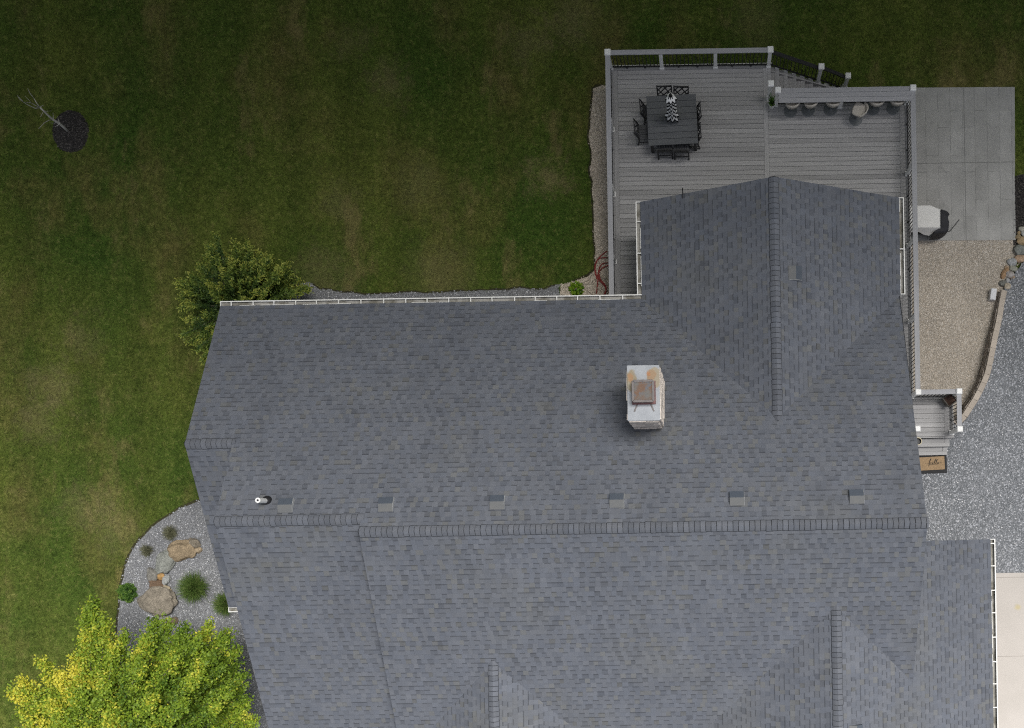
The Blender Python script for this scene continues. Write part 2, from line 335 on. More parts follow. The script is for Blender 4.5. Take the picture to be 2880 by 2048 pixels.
def leaf_mat(name, lo, hi, hot, trans=0.25):
    g = G(name); t = g.attr(); col = g.mix(g.ramp(t, 0.0, 0.6), lo, hi); col = g.mix(g.ramp(t, 0.6, 1.0), col, hot)
    m = g.done(col, 0.55, 0.3); tr = g.n("ShaderNodeBsdfTranslucent"); g.set(tr.inputs[0], g.bright(col, 1.1))
    mx = g.n("ShaderNodeMixShader"); mx.inputs[0].default_value = trans
    g.nt.links.new(g.bs.outputs[0], mx.inputs[1]); g.nt.links.new(tr.outputs[0], mx.inputs[2]); g.nt.links.new(mx.outputs[0], g.out.inputs[0]); return m
M['gold'] = leaf_mat("golden_leaves", (0.058, 0.125, 0.015), (0.250, 0.355, 0.030), (0.68, 0.61, 0.070))
M['yew'] = leaf_mat("yew_leaves", (0.034, 0.075, 0.016), (0.175, 0.250, 0.042), (0.42, 0.44, 0.085))
M['box'] = leaf_mat("boxwood_leaves", (0.022, 0.060, 0.010), (0.085, 0.185, 0.028), (0.18, 0.29, 0.05))
M['reed'] = leaf_mat("ornamental_grass", (0.050, 0.095, 0.020), (0.125, 0.200, 0.042), (0.26, 0.28, 0.11))
M['reed_dry'] = leaf_mat("dry_grass", (0.075, 0.085, 0.045), (0.18, 0.18, 0.11), (0.30, 0.29, 0.19))
M['lime'] = leaf_mat("lime_leaves", (0.035, 0.10, 0.008), (0.12, 0.27, 0.015), (0.26, 0.38, 0.03))

# ---------------------------------------------------------------- added unseen slab that shades the sun and dims the north end of the plot
def added_shade_slab():
    h = 50.0; off = Vector((SUN_DIR.x, SUN_DIR.y)) * (h / SUN_DIR.z); y0 = 2.0 + off.y; nx, ny = 60, 34
    X = np.linspace(-330, 360, nx); Y = np.linspace(0, 1, ny); V = []; Fc = []
    for side in (0, 1):
        for j in range(ny):
            for i in range(nx):
                e = math.sin(math.pi * (0.02 + 0.96 * Y[j])) ** 0.5; a = X[i]
                yy = y0 + 2.5 * mnoise.noise((a * 0.03, 0.3, 0)) + Y[j] * 190.0
                th = 17.0 * e * (0.75 + 0.6 * mnoise.noise((a * 0.025, yy * 0.03, 3)))
                z = h + (th if side else -2.0 * e - 1.5 * mnoise.noise((a * 0.05, yy * 0.05, 9)) * e) + (0.6 if side else 0)
                V.append((a, yy, z))
    n = nx * ny
    for j in range(ny - 1):
        for i in range(nx - 1):
            a = j * nx + i; Fc.append((a, a + nx, a + nx + 1, a + 1)); Fc.append((n + a, n + a + 1, n + a + nx + 1, n + a + nx))
    for i in range(nx - 1): Fc.append((i, i + 1, n + i + 1, n + i)); b = (ny - 1) * nx + i; Fc.append((b + 1, b, n + b, n + b + 1))
    for j in range(ny - 1): a = j * nx; Fc.append((a + nx, a, n + a, n + a + nx)); b = a + nx - 1; Fc.append((b, b + nx, n + b + nx, n + b))
    o = np_mesh("added_shade_slab", np.array(V), np.array(Fc), np.full(len(V), 0.5), simple("added_shade_white", (0.85, 0.86, 0.88), (0.8, 0.81, 0.83), 0.05, 1.0, 0.0), smooth=True)
    return tag(o, kind="structure")
added_shade_slab()

# ---------------------------------------------------------------- ground and paving sheets
def sheet(name, pts, z, mat, kind="structure", thick=0.0):
    mb = MB(); poly = [(p[0], p[1]) for p in pts]
    if thick: mb.prism(poly, z - thick, z)
    else:
        a = sum(poly[i][0] * poly[(i + 1) % len(poly)][1] - poly[(i + 1) % len(poly)][0] * poly[i][1] for i in range(len(poly)))
        idx = tuple(range(len(poly))); mb.add([(x, y, z) for x, y in poly], [idx if a > 0 else tuple(reversed(idx))])
    return tag(mb.build(name, mat), kind=kind)
def px(lst, z=0.0): return [P(u, v, z) for u, v in lst]
def ragged(pts, amp, step=0.12, seed=1):
    """resample a closed outline and roughen it"""
    out = []; n = len(pts); k = 0
    for i in range(n):
        a, b = pts[i], pts[(i + 1) % n]; m = max(1, int((b - a).length / step)); nrm = Vector((-(b - a).y, (b - a).x, 0))
        nrm = nrm.normalized() if nrm.length else nrm
        for j in range(m):
            p = a.lerp(b, j / m); k += 1; out.append(p + nrm * amp * mnoise.noise((p.x * 2.3, p.y * 2.3, seed)))
    return out
sheet("lawn", [(-160, -120), (160, -120), (160, 160), (-160, 160)], 0.0, M['lawn'])

DK = 1.6; RZ = 2.62                                   # deck floor and rail cap heights
ZE = 4.2; PIT = 0.5
XL = P(1713, 400, RZ).x; XR = P(2572, 500, RZ).x      # west and east rails
YN = P(1930, 144, RZ).y; YB = P(2380, 251, RZ).y      # north rail and bar rail
XS = P(2167, 160, RZ).x                               # head of the stair
YP0 = P(2640, 1102, RZ).y; YP1 = P(2700, 1207, RZ).y; XP = P(2698, 1140, RZ).x   # side porch

strip = ragged(px([(1760, 232), (1690, 240), (1668, 250), (1661, 275), (1659, 330), (1656, 400), (1661, 450), (1659, 500), (1665, 570), (1671, 650), (1668, 720), (1668, 755), (1652, 775), (1610, 789), (1575, 799), (1575, 930), (1760, 930)]), 0.10)
sheet("gravel_strip", strip, 0.008, M['gravel_strip'])
gstrip = ragged(px([(1575, 799), (1530, 807), (1450, 812), (1330, 816), (1200, 819), (1080, 822), (960, 820), (900, 812), (870, 796), (840, 795), (780, 930), (1575, 930)]), 0.08, seed=3)
sheet("gravel_margin", gstrip, 0.008, M['gravel_bed'])
bed = ragged(px([(590, 1400), (555, 1407), (510, 1424), (440, 1468), (390, 1513), (361, 1560), (345, 1610), (335, 1660), (330, 1720), (328, 1800), (328, 2150), (900, 2150), (900, 1400)]), 0.05, seed=5)
sheet("gravel_bed", bed, 0.008, M['gravel_bed'])
yard = px([(2520, 660), (2858, 676), (2900, 690), (2880, 730), (2850, 760), (2822, 810), (2830, 880), (2830, 1250), (2480, 1250)])

mul = ragged(px([(2850, 497), (2870, 492), (2960, 480), (2960, 720), (2850, 690)]), 0.05, seed=8)
sheet("mulch_bed", mul, 0.012, M['mulch'])
patio = px([(2460, 249), (2853, 246), (2854, 470), (2853, 500), (2856, 676), (2460, 678)])
sheet("patio", patio, 0.035, M['patio'], thick=0.1)
ring = []
rc = P(199, 370)
for i in range(40):
    a = 2 * math.pi * i / 40; k = 1 + 0.07 * mnoise.noise((math.cos(a) * 2, math.sin(a) * 2, 4)); ring.append(Vector((rc.x + 0.60 * k * math.cos(a), rc.y + 0.70 * k * math.sin(a), 0)))
def dome(name, ringpts, c, h, mat):
    mb = MB(); n = len(ringpts); vs = []; fs = []
    for s, z in ((1.0, 0.004), (0.85, h * 0.6), (0.5, h * 0.95), (0.2, h)):
        for p in ringpts: q = c + (p - c) * s; vs.append((q.x, q.y, z + 0.02 * mnoise.noise((q.x * 6, q.y * 6, 1))))
    for r in range(3):
        for i in range(n): fs.append((r * n + i, r * n + (i + 1) % n, (r + 1) * n + (i + 1) % n, (r + 1) * n + i))
    fs.append(tuple(3 * n + i for i in range(n))); mb.add(vs, fs); return tag(mb.build(name, mat, smooth=True), kind="structure")
dome("mulch_ring", ring, rc, 0.09, M['mulch'])

# drive: rises from the rocks up to the garage
wall_px = [(2823, 818), (2815, 858), (2809, 899), (2799, 940), (2790, 985), (2783, 1022), (2774, 1058), (2759, 1092), (2742, 1124), (2723, 1153), (2711, 1172), (2690, 1192)]
def zd(y):
    a, b = P(0, 730).y, P(2700, 1120, 1.0).y; t = min(1, max(0, (a - y) / (a - b))); t = t * t * (3 - 2 * t); return 0.05 + 1.01 * t
wall_c = []
for u, v in wall_px:
    z = 0.4
    for _ in range(10): p = P(u, v, z); z = zd(p.y) + 0.05
    wall_c.append(Vector((p.x, p.y, z)))
zy = lambda y: max(0.008, 0.52 * (zd(y) - 0.05))
mb = MB(); ya_, yb_ = P(0, 676).y, P(0, 1250).y
def xw(y):
    if y > wall_c[0].y: a = P(2840, 800, .2); b = P(2878, 690, 0.1); t = min(1, max(0, (y - a.y) / (b.y - a.y))); return a.x + (b.x - a.x) * t
    for a, b in zip(wall_c, wall_c[1:]):
        if b.y <= y <= a.y: return a.x + (b.x - a.x) * (y - a.y) / (b.y - a.y)
    return wall_c[-1].x
rr = [[(5.0 + (xw(y) - 5.0) * t, y, zy(y)) for t in (0, .25, .5, .75, 1)] for y in np.linspace(ya_, yb_, 40)]; vs = [p for r in rr for p in r]
mb.add(vs, [(i * 5 + j, (i + 1) * 5 + j, (i + 1) * 5 + j + 1, i * 5 + j + 1) for i in range(39) for j in range(4)])
tag(mb.build("gravel_yard", M['gravel_tan']), kind="structure")
def xleft(y):
    if y > wall_c[0].y: a = P(2833, 800, .2); b = P(2885, 728, 0.1); return a.x + (b.x - a.x) * (y - a.y) / (b.y - a.y)
    for a, b in zip(wall_c, wall_c[1:]):
        if b.y <= y <= a.y: return a.x + (b.x - a.x) * (y - a.y) / (b.y - a.y) + 0.02
    return 5.0
mb = MB(); ys = np.concatenate([np.arange(9.0, 3.2, -0.15), np.arange(3.2, -14, -0.5)])
rows = []
for y in ys: x0 = xleft(y); rows.append([(x0 + (40 - x0) * t, y, zd(y) - 0.02 + 0.012 * mnoise.noise((x0 + 30 * t, y, 2))) for t in (0, .01, .03, .06, .1, .2, .5, 1)])
vs = [p for r in rows for p in r]; k = 8
mb.add(vs, [(i * k + j, (i + 1) * k + j, (i + 1) * k + j + 1, i * k + j + 1) for i in range(len(rows) - 1) for j in range(k - 1)])
tag(mb.build("gravel_drive", M['gravel_grey'], smooth=True), kind="structure")
zc = 1.075; yc = P(2840, 1611, zc).y
mb = MB(); cuts = [yc, P(2840, 1624, zc).y, P(2840, 1846, zc).y, P(2840, 2075, zc).y, -14]
for a, b in zip(cuts, cuts[1:]): mb.box((22, (a + b) / 2, zc - 0.06), (30, a - b - 0.012, 0.12))
mb.box((22, (yc - 14) / 2, zc - 0.075), (29.98, yc + 14 - 0.02, 0.12), mi=1)
tag(mb.build("concrete_drive", [M['concrete'], M['joint']]), kind="structure")

def edge_shadow_strip(pts, w0, seed):  # dark ribbon painting the shadow band below the raised lawn edge
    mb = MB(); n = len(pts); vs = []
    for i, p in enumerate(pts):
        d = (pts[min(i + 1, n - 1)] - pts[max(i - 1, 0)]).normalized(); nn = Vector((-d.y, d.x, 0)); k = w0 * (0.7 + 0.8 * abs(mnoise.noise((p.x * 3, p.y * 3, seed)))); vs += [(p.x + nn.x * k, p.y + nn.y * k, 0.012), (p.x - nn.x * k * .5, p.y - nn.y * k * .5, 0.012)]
    mb.add(vs, [(2 * i, 2 * i + 1, 2 * i + 3, 2 * i + 2) for i in range(n - 1)]); return tag(mb.build("edge_shadow_strip", M['soil'], smooth=False), kind="structure")
M['soil'] = simple("edge_shadow_dark", (0.030, 0.030, 0.014), (0.050, 0.045, 0.022), 7.0, .95)  # dark colour of the painted lawn-edge shadow
def part_of(pts, a, b):
    i = min(range(len(pts)), key=lambda k: (pts[k] - a).length); j = min(range(len(pts)), key=lambda k: (pts[k] - b).length); return pts[i:j + 1] if i < j else pts[j:i + 1]
edge_shadow_strip(part_of(bed, P(590, 1400), P(328, 2100)), 0.055, 3); edge_shadow_strip(part_of(strip, P(1690, 240), P(1610, 789)), 0.05, 4); edge_shadow_strip(part_of(gstrip, P(1560, 801), P(880, 800)), 0.04, 5)
# loose stones: one heap object per sheet
def stones(name, polys, n, s0, s1, mat, zfn=None, tmin=0.0):
    allx = np.array([p[0] for q in polys for p in q]); ally = np.array([p[1] for q in polys for p in q])
    x = rng.uniform(allx.min(), allx.max(), n * 4); y = rng.uniform(ally.min(), ally.max(), n * 4); ok = np.zeros(len(x), bool)
    for q in polys: ok |= inside(x, y, q)
    x, y = x[ok][:n], y[ok][:n]; m = len(x); s = rng.uniform(s0, s1, m); base = np.array([(1, 0, 0), (0, 1, 0), (-1, 0, 0), (0, -1, 0), (0, 0, .7), (0, 0, -.5)], float)
    V = base[None] * (s[:, None, None] * rng.uniform(0.6, 1.3, (m, 6, 1))); a = rng.uniform(0, 6.28, m); ca, sa = np.cos(a)[:, None], np.sin(a)[:, None]
    VX = V[..., 0] * ca - V[..., 1] * sa; VY = V[..., 0] * sa + V[..., 1] * ca
    z = np.array([zfn(yy) for yy in y]) if zfn else np.full(m, 0.012)
    V = np.stack([VX + x[:, None], VY + y[:, None], V[..., 2] + z[:, None] + s[:, None] * 0.2], -1).reshape(-1, 3)
    f = np.array([(0, 1, 4), (1, 2, 4), (2, 3, 4), (3, 0, 4)]); Fc = (f[None] + (np.arange(m) * 6)[:, None, None]).reshape(-1, 3)
    return tag(np_mesh(name, V, Fc, np.repeat(np.maximum(tmin, rng.uniform(0, 1, m)), 6), mat), kind="stuff")
drive_poly = [P(2833, 800, .2), P(2885, 728, .1), Vector((10.6, 8.6, 0)), Vector((10.6, -1.6, 0)), Vector((5.4, -1.6, 0)), Vector((5.4, 2.2, 0)), Vector((7.6, 2.4, 0))] + [w_ + Vector((0.12, 0, 0)) for w_ in reversed(wall_c)]
tag(stones("loose_drive_stones", [drive_poly], 9000, 0.014, 0.034, M['pebble'], lambda y: zd(y) - 0.02), "loose grey and white stones over the sloping gravel drive", "gravel")
tag(stones("loose_bed_stones", [bed, gstrip], 7000, 0.014, 0.030, M['pebble']), "loose grey stones over the planting bed and house margin", "gravel")
tag(stones("loose_yard_stones", [yard, strip], 9000, 0.010, 0.022, M['pebble_tan'], lambda y: zy(y) + 0.004 if y < 8.8 else 0.012), "loose tan pea stones in the yard and strip beside the deck", "gravel")
tag(stones("mulch_chips", [ring, mul], 1500, 0.015, 0.035, M['chip'], lambda y: 0.05), "dark bark chips on the tree ring and the corner bed", "mulch")

# ---------------------------------------------------------------- the house
fN = lambda x, y: ZE + PIT * (YE - y)
YE = P(1200, 851, ZE).y
X1 = P(620, 852, ZE).x; YR1 = Pon(585, 1248, fN).y; X2 = Pon(648, 1270, fN).x; YR2 = Pon(800, 1464, fN).y
X3 = Pon(1011, 1480, fN).x; YR3 = Pon(1800, 1484, fN).y; XE = Pon(2600, 1400, fN).x
ZR1, ZR2, ZR3 = (fN(0, y) for y in (YR1, YR2, YR3))
XWW = P(1803, 700, ZE).x; XWE = P(2530, 640, ZE).x; XWR = (XWW + XWE) / 2; HW = (XWE - XWW) / 2; ZWR = ZE + PIT * HW
YWN = P(2166, 562, ZE).y; YV = YE - HW
XGR = P(2354, 1720, 6.45).x; fS3 = lambda x, y: ZR3 - PIT * (YR3 - y); YS = Pon(2352, 1707, fS3).y; ZG = fS3(0, YS)
XGE = P(2793, 1800, 4.1).x; YGN = P(2700, 1519, 4.6).y; YEND = -6.9
YSD = Pon(1390, 1862, fS3).y; XD = Pon(1391, 1900, fS3).x; ZDR = fS3(0, YSD)
house_o = Vector((0, 0, 0))
house = empty("house", house_o, 0, "large house with dark grey shingle roofs, white gutters and a stone chimney", "house")

def slope(polyXY, zf, uvf, thick=0.10):
    """a roof slope: shingle face on top, dark edges below"""
    me = bpy.data.meshes.new("roof"); n = len(polyXY)
    a = sum(polyXY[i][0] * polyXY[(i + 1) % n][1] - polyXY[(i + 1) % n][0] * polyXY[i][1] for i in range(n))
    if a < 0: polyXY = list(reversed(polyXY))
    vs = [(x, y, zf(x, y)) for x, y in polyXY] + [(x, y, zf(x, y) - thick) for x, y in polyXY]
    fs = [tuple(range(n)), tuple(range(2 * n - 1, n - 1, -1))] + [(n + i, n + (i + 1) % n, (i + 1) % n, i) for i in range(n)]
    me.from_pydata(vs, [], fs); me.materials.append(M['shingle']); me.materials.append(M['fascia'])
    me.polygons.foreach_set("material_index", np.array([0] + [1] * (n + 1), dtype=np.int32))
    uvl = me.uv_layers.new(name="UVMap")
    for lp in me.loops: x, y, z = me.vertices[lp.vertex_index].co; uvl.data[lp.index].uv = uvf(x, y)
    me.update(); o = bpy.data.objects.new("roof", me); C.objects.link(o); o.parent = house; return o
K = math.sqrt(1 + PIT * PIT)
fWW = lambda x, y: ZE + PIT * (x - XWW); fWE = lambda x, y: ZE + PIT * (XWE - x)
fS1 = lambda x, y: ZR1 - PIT * (YR1 - y); fS2 = lambda x, y: ZR2 - PIT * (YR2 - y)
fGE = lambda x, y: ZG - PIT * (x - XGR); fGW = lambda x, y: ZG - PIT * (XGR - x)
fDE = lambda x, y: ZDR - PIT * (x - XD); fDW = lambda x, y: ZDR - PIT * (XD - x)
YS1 = Pon(640, 1709, fS1).y
north = slope([(X1, YE), (XWW, YE), (XWR, YV), (XWE, YE), (XE, YE), (XE, YR3), (X3, YR3), (X3, YR2), (X2, YR2), (X2, YR1), (X1, YR1)], fN, lambda x, y: (x, (YE - y) * K))
wingw = slope([(XWW, YWN), (XWR, YWN), (XWR, YV), (XWW, YE)], fWW, lambda x, y: (y + 50, (x - XWW) * K))
winge = slope([(XWR, YWN), (XWE, YWN), (XWE, YE), (XWR, YV)], fWE, lambda x, y: (y + 90, (XWE - x) * K))
s1 = slope([(X1, YR1), (X1, YS1), (X2 + 0.4, YS1), (X2 + 0.4, YR1)], fS1, lambda x, y: (x + 20, (y + 9) * K))
s2 = slope([(X2, YR2), (X2, YEND), (X3 + 0.4, YEND), (X3 + 0.4, YR2)], fS2, lambda x, y: (x + 70, (y + 9) * K))
XD_w = max(X3, XD - (YSD - YEND))
s3 = slope([(X3, YR3), (XE, YR3), (XE, YS - (XE - XGR)), (XGR, YS), (XGR - (YS - YEND), YEND), (XD + (YSD - YEND), YEND), (XD, YSD), (XD_w, YSD - (XD - XD_w))], fS3, lambda x, y: (x + 130, (y + 9) * K))
ge = slope([(XGR, YS), (XE - 0.35, YS - (XE - 0.35 - XGR)), (XE - 0.35, YGN), (XGE, YGN), (XGE, YEND), (XGR, YEND)], fGE, lambda x, y: (y + 160, (XGE - x) * K))
gw = slope([(XGR, YS), (XGR, YEND), (XGR - (YS - YEND), YEND)], fGW, lambda x, y: (y + 190, (x + 5) * K))
de = slope([(XD, YSD), (XD, YEND), (XD + (YSD - YEND), YEND)], fDE, lambda x, y: (y + 210, (9 - x) * K))
dw = slope([(XD, YSD), (XD_w, YSD - (XD - XD_w)), (XD_w, YEND), (XD, YEND)], fDW, lambda x, y: (y + 230, (x + 15) * K))

def ridge(a, b, roof, cx=(0, 1), width=0.128):
    """cap shingles laid one over the next from a to b; each piece bends over the ridge"""
    a, b = Vector(a), Vector(b); d = (b - a); L = d.length; d.normalize(); side = Vector((-d.y, d.x, 0)).normalized(); mb = MB(); s = 0.0; i = 0
    while s < L - 0.02:
        e = 0.138 + random.uniform(-0.004, 0.004); l = min(e + 0.06, L - s + 0.03); wd = width * random.uniform(0.95, 1.05); j = random.uniform(-0.006, 0.006)
        t = random.choice((0.80, 0.84, 0.86, 0.88, 0.92, 1.0)) * random.uniform(0.94, 1.05); vs = []
        # three stations: buried head, exposed butt, and the cut edge of the butt
        for q, lift in ((e + 0.05, 0.004), (0.020, 0.020), (0.0, 0.006)):
            for k in (-1, -0.55, 0, 0.55, 1):
                off = k * wd + j; zz = -PIT * abs(off) + (0.030 if k == 0 else 0.024 if abs(k) < 0.9 else 0.008)
                vs.append(a + d * (s + (l if q > 0.03 else q)) + side * off + Vector((0, 0, zz + lift)))
        n = 5; fs = [(r * n + i_, r * n + i_ + 1, (r + 1) * n + i_ + 1, (r + 1) * n + i_) for r in (0, 1) for i_ in range(n - 1)]
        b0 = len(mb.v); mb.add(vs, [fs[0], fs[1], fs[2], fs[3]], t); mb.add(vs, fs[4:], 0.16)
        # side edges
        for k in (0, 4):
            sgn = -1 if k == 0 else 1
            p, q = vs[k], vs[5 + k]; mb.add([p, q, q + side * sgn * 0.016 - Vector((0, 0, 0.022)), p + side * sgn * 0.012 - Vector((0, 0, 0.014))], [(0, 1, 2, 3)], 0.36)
        s += e; i += 1
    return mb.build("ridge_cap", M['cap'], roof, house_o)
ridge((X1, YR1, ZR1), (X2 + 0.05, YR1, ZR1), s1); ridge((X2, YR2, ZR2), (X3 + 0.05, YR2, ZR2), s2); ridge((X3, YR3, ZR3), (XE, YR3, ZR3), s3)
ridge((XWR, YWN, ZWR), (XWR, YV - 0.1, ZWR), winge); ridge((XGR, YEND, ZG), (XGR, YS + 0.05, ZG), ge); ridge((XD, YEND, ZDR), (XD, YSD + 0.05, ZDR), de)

# walls under the roofs, kept 0.3 to 0.4 m inside the eaves
def gable_walls(axis, lo, hi, prof):
    """prism with a gabled profile [(across, z)...] running from lo to hi"""
    mb = MB(); n = len(prof); vs = []
    for t in (lo, hi):
        for c, z in prof: vs.append((t, c, z) if axis == 'x' else (c, t, z))
    mb.add(vs, [tuple(range(n)), tuple(range(2 * n - 1, n - 1, -1))] + [(i, n + i, n + (i + 1) % n, (i + 1) % n) for i in range(n)])
    return mb.build("wall", M['siding'], house, house_o)
def prof(yn, ys, yr, zr, dz=0.16): return [(ys, 0.0), (yn, 0.0), (yn, zr - PIT * abs(yn - yr) - dz), (yr, zr - dz), (ys, zr - PIT * abs(ys - yr) - dz)]
gable_walls('x', X1 + 0.32, X2 + 0.30, prof(YE - 0.42, YS1 + 0.42, YR1, ZR1))
gable_walls('x', X2 + 0.34, X3 + 0.30, prof(YE - 0.44, YEND + 0.5, YR2, ZR2))
gable_walls('x', X3 + 0.34, XE - 0.32, prof(YE - 0.46, YEND + 0.52, YR3, ZR3))
gable_walls('y', YE - 0.6, YWN - 0.32, prof(XWE - 0.42, XWW + 0.42, XWR, ZWR))
mb = MB(); mb.prism([(XE - 0.36, YEND + .4), (XGE - 0.42, YEND + .4), (XGE - 0.42, YGN - 0.3), (XE - 0.36, YGN - 0.3)], 0.0, lambda i: fGE((XE - .36, XGE - .42, XGE - .42, XE - .36)[i], 0) - 0.16); mb.build("wall", M['siding'], house, house_o)

# gutters: trough with a lip, hangers across
def gutter(a, b, out, ends=(1, 1), first=0.3, pitch=0.62, debris=True):
    a, b, out = Vector(a), Vector(b), Vector(out); d = (b - a).normalized(); W = 0.135; mb = MB(); L = (b - a).length
    up = Vector((0, 0, 1))
    def strip_(o0, z0, o1, z1, mi=0):
        vs = [a + out * o0 + up * z0, b + out * o0 + up * z0, b + out * o1 + up * z1, a + out * o1 + up * z1]; mb.add(vs, [(0, 1, 2, 3)], mi=mi)
    def rail_(o0, o1, z0, z1, mi=0): mb.bar(a + out * ((o0 + o1) / 2) + up * ((z0 + z1) / 2), b + out * ((o0 + o1) / 2) + up * ((z0 + z1) / 2), abs(o1 - o0), z1 - z0, mi=mi)
    rail_(W - 0.028, W, -0.03, -0.002); rail_(W - 0.012, W - 0.004, -0.11, -0.03); rail_(-0.01, W - 0.012, -0.12, -0.105, 1); rail_(-0.02, -0.008, -0.11, -0.05, 0)
    # bright drip edge showing in broken lengths beside the shingles
    s = 0.0
    while s < L:
        l = random.uniform(0.15, 0.9)
        if random.random() < 0.62: p = a + d * s; q = a + d * min(L, s + l); mb.bar(p + out * 0.006 - up * 0.02, q + out * 0.006 - up * 0.02, 0.022, 0.012)
        s += l + random.uniform(0.03, 0.25)
    for e, p in zip(ends, (a, b)):
        if e: mb.bar(p + out * -0.02 - up * 0.055, p + out * W - up * 0.055, 0.02, 0.11)
    g = mb.build("gutter", [M['gutter'], M['trough']], house, house_o)
    s = first
    while s < L - 0.05:
        h = MB(); p = a + d * s; h.bar(p + out * -0.01 - up * 0.012, p + out * (W - 0.02) - up * 0.012, 0.028, 0.012); h.build("hanger", M['gutter'], g, house_o); s += pitch * random.uniform(0.94, 1.06)
    return g
gutter((X1, YE, ZE), (XWW - 0.0, YE, ZE), (0, 1, 0), (1, 0))
gutter((XWW, YWN, ZE), (XWW, YE + 0.14, ZE), (-1, 0, 0), (1, 0), 0.55, 0.85)
gutter((XWE, YWN, ZE), (XWE, YE + 0.02, ZE), (1, 0, 0), (1, 1), 1.45, 1.45)
gutter((XGE, YGN, fGE(XGE, 0)), (XGE, YEND, fGE(XGE, 0)), (1, 0, 0), (1, 0), 0.12, 0.66)
gutter((X1, YS1, fS1(0, YS1)), (X2 + 0.2, YS1, fS1(0, YS1)), (0, -1, 0), (1, 0), 0.9, 0.9)

# slant-back roof vents
M['vent'] = simple("vent_metal", (0.060, 0.074, 0.096), (0.072, 0.085, 0.104), 4.0, 0.6)
M['ventlow'] = simple("vent_metal_weathered", (0.122, 0.128, 0.134), (0.138, 0.140, 0.138), 5.0, 0.7)
M['vent_edge'] = simple('vent_edge_metal', (0.42, 0.43, 0.43), (0.36, 0.37, 0.37), 4.0, 0.5)
def vent(u, v, zf, down):
    p = Pon(u, v, zf); dn = Vector(down); sd = Vector((-dn.y, dn.x, 0)) ; sl_ = dn - Vector((0, 0, PIT)); sl_.normalize()
    nrm = sl_.cross(sd); nrm = nrm if nrm.z > 0 else -nrm; nrm.normalize()
    q = lambda s, t, h: p + sd * s + sl_ * t + nrm * h
    W = 0.18; hood = MB()
    prof_ = [(-0.20, 0.010), (-0.02, 0.105), (0.165, 0.100), (0.190, 0.02)]
    vs = [q(s, t, h) for s in (-W, W) for t, h in prof_] + [q(s, t, 0.005) for s in (-W, W) for t, h in prof_]
    hood.add(vs, [(0, 1, 5, 4)], mi=1); hood.add(vs, [(1, 2, 6, 5), (2, 3, 7, 6)], mi=0); hood.add(vs, [(3, 11, 15, 7), (4, 5, 6, 7, 15, 14, 13, 12), (3, 2, 1, 0, 8, 9, 10, 11)], mi=0)
    o = hood.build("roof_vent", [M['vent'], M['ventlow']], house, house_o)
    sid = MB()
    for s in ((-W,) if down[1] else (-W,)):
        k = 1 if s > 0 else -1
        ring_ = [q(s + k * 0.004, t, h) for t, h in prof_] + [q(s + k * 0.004, t, 0.004) for t, h in reversed(prof_)]
        ring2 = [x + sd * (k * 0.006) for x in ring_]; n = len(ring_)
        sid.add(ring_ + ring2, [tuple(range(n)), tuple(range(n, 2 * n))] + [(i, (i + 1) % n, n + (i + 1) % n, n + i) for i in range(n)])
    sid.build("vent_side", M['vent_edge'], o, house_o)
    fl = MB(); vs = [q(s, t, 0.008) for s, t in ((-0.23, -0.24), (0.23, -0.24), (0.23, 0.19), (-0.23, 0.19))]; fl.add(vs, [(0, 1, 2, 3)]); fl.build("flange", M['ventlow'] if False else M['vent'], o, house_o) if False else None
for u, v in ((805, 1423), (1087, 1420), (1399, 1414), (1735, 1409), (2072, 1403), (2408, 1398)): vent(u, v, fN, (0, 1, 0))
vent(2235, 769, fWE, (1, 0, 0)); vent(2406, 2058, fGE, (1, 0, 0))
# plastic vent pipe
pb = Pon(750, 1409, fN); pt = P(734, 1402, pb.z + 0.42); pt = Vector((pb.x, pb.y, pb.z + 0.50))
mb = MB(); mb.tube([pb - Vector((0, 0, .1)), pt], 0.066, 16); mb.tube([pt + Vector((0, 0, -0.001)), pt + Vector((0, 0, 0.003))], 0.028, 12, mi=1); vp = mb.build("vent_pipe", [M['white'], M['black']], house, house_o)
mb = MB(); mb.lathe([(0.135, -0.03), (0.12, 0.03), (0.09, 0.06), (0.069, 0.10)], pb, 18); mb.build("rubber_boot", M['black'], vp, house_o, smooth=True)
# little hook on the gable verge
hk = Pon(1920, 548, fWW); mb = MB(); mb.tube([hk + Vector((0, -0.1, 0)), hk + Vector((0, 0.10, 0.06)), hk + Vector((0, 0.13, 0.14))], 0.018, 6); mb.box(hk + Vector((0.09, 0.02, 0.0)), (0.14, 0.03, 0.03)); mb.build("rake_bracket", M['black'], house, house_o)

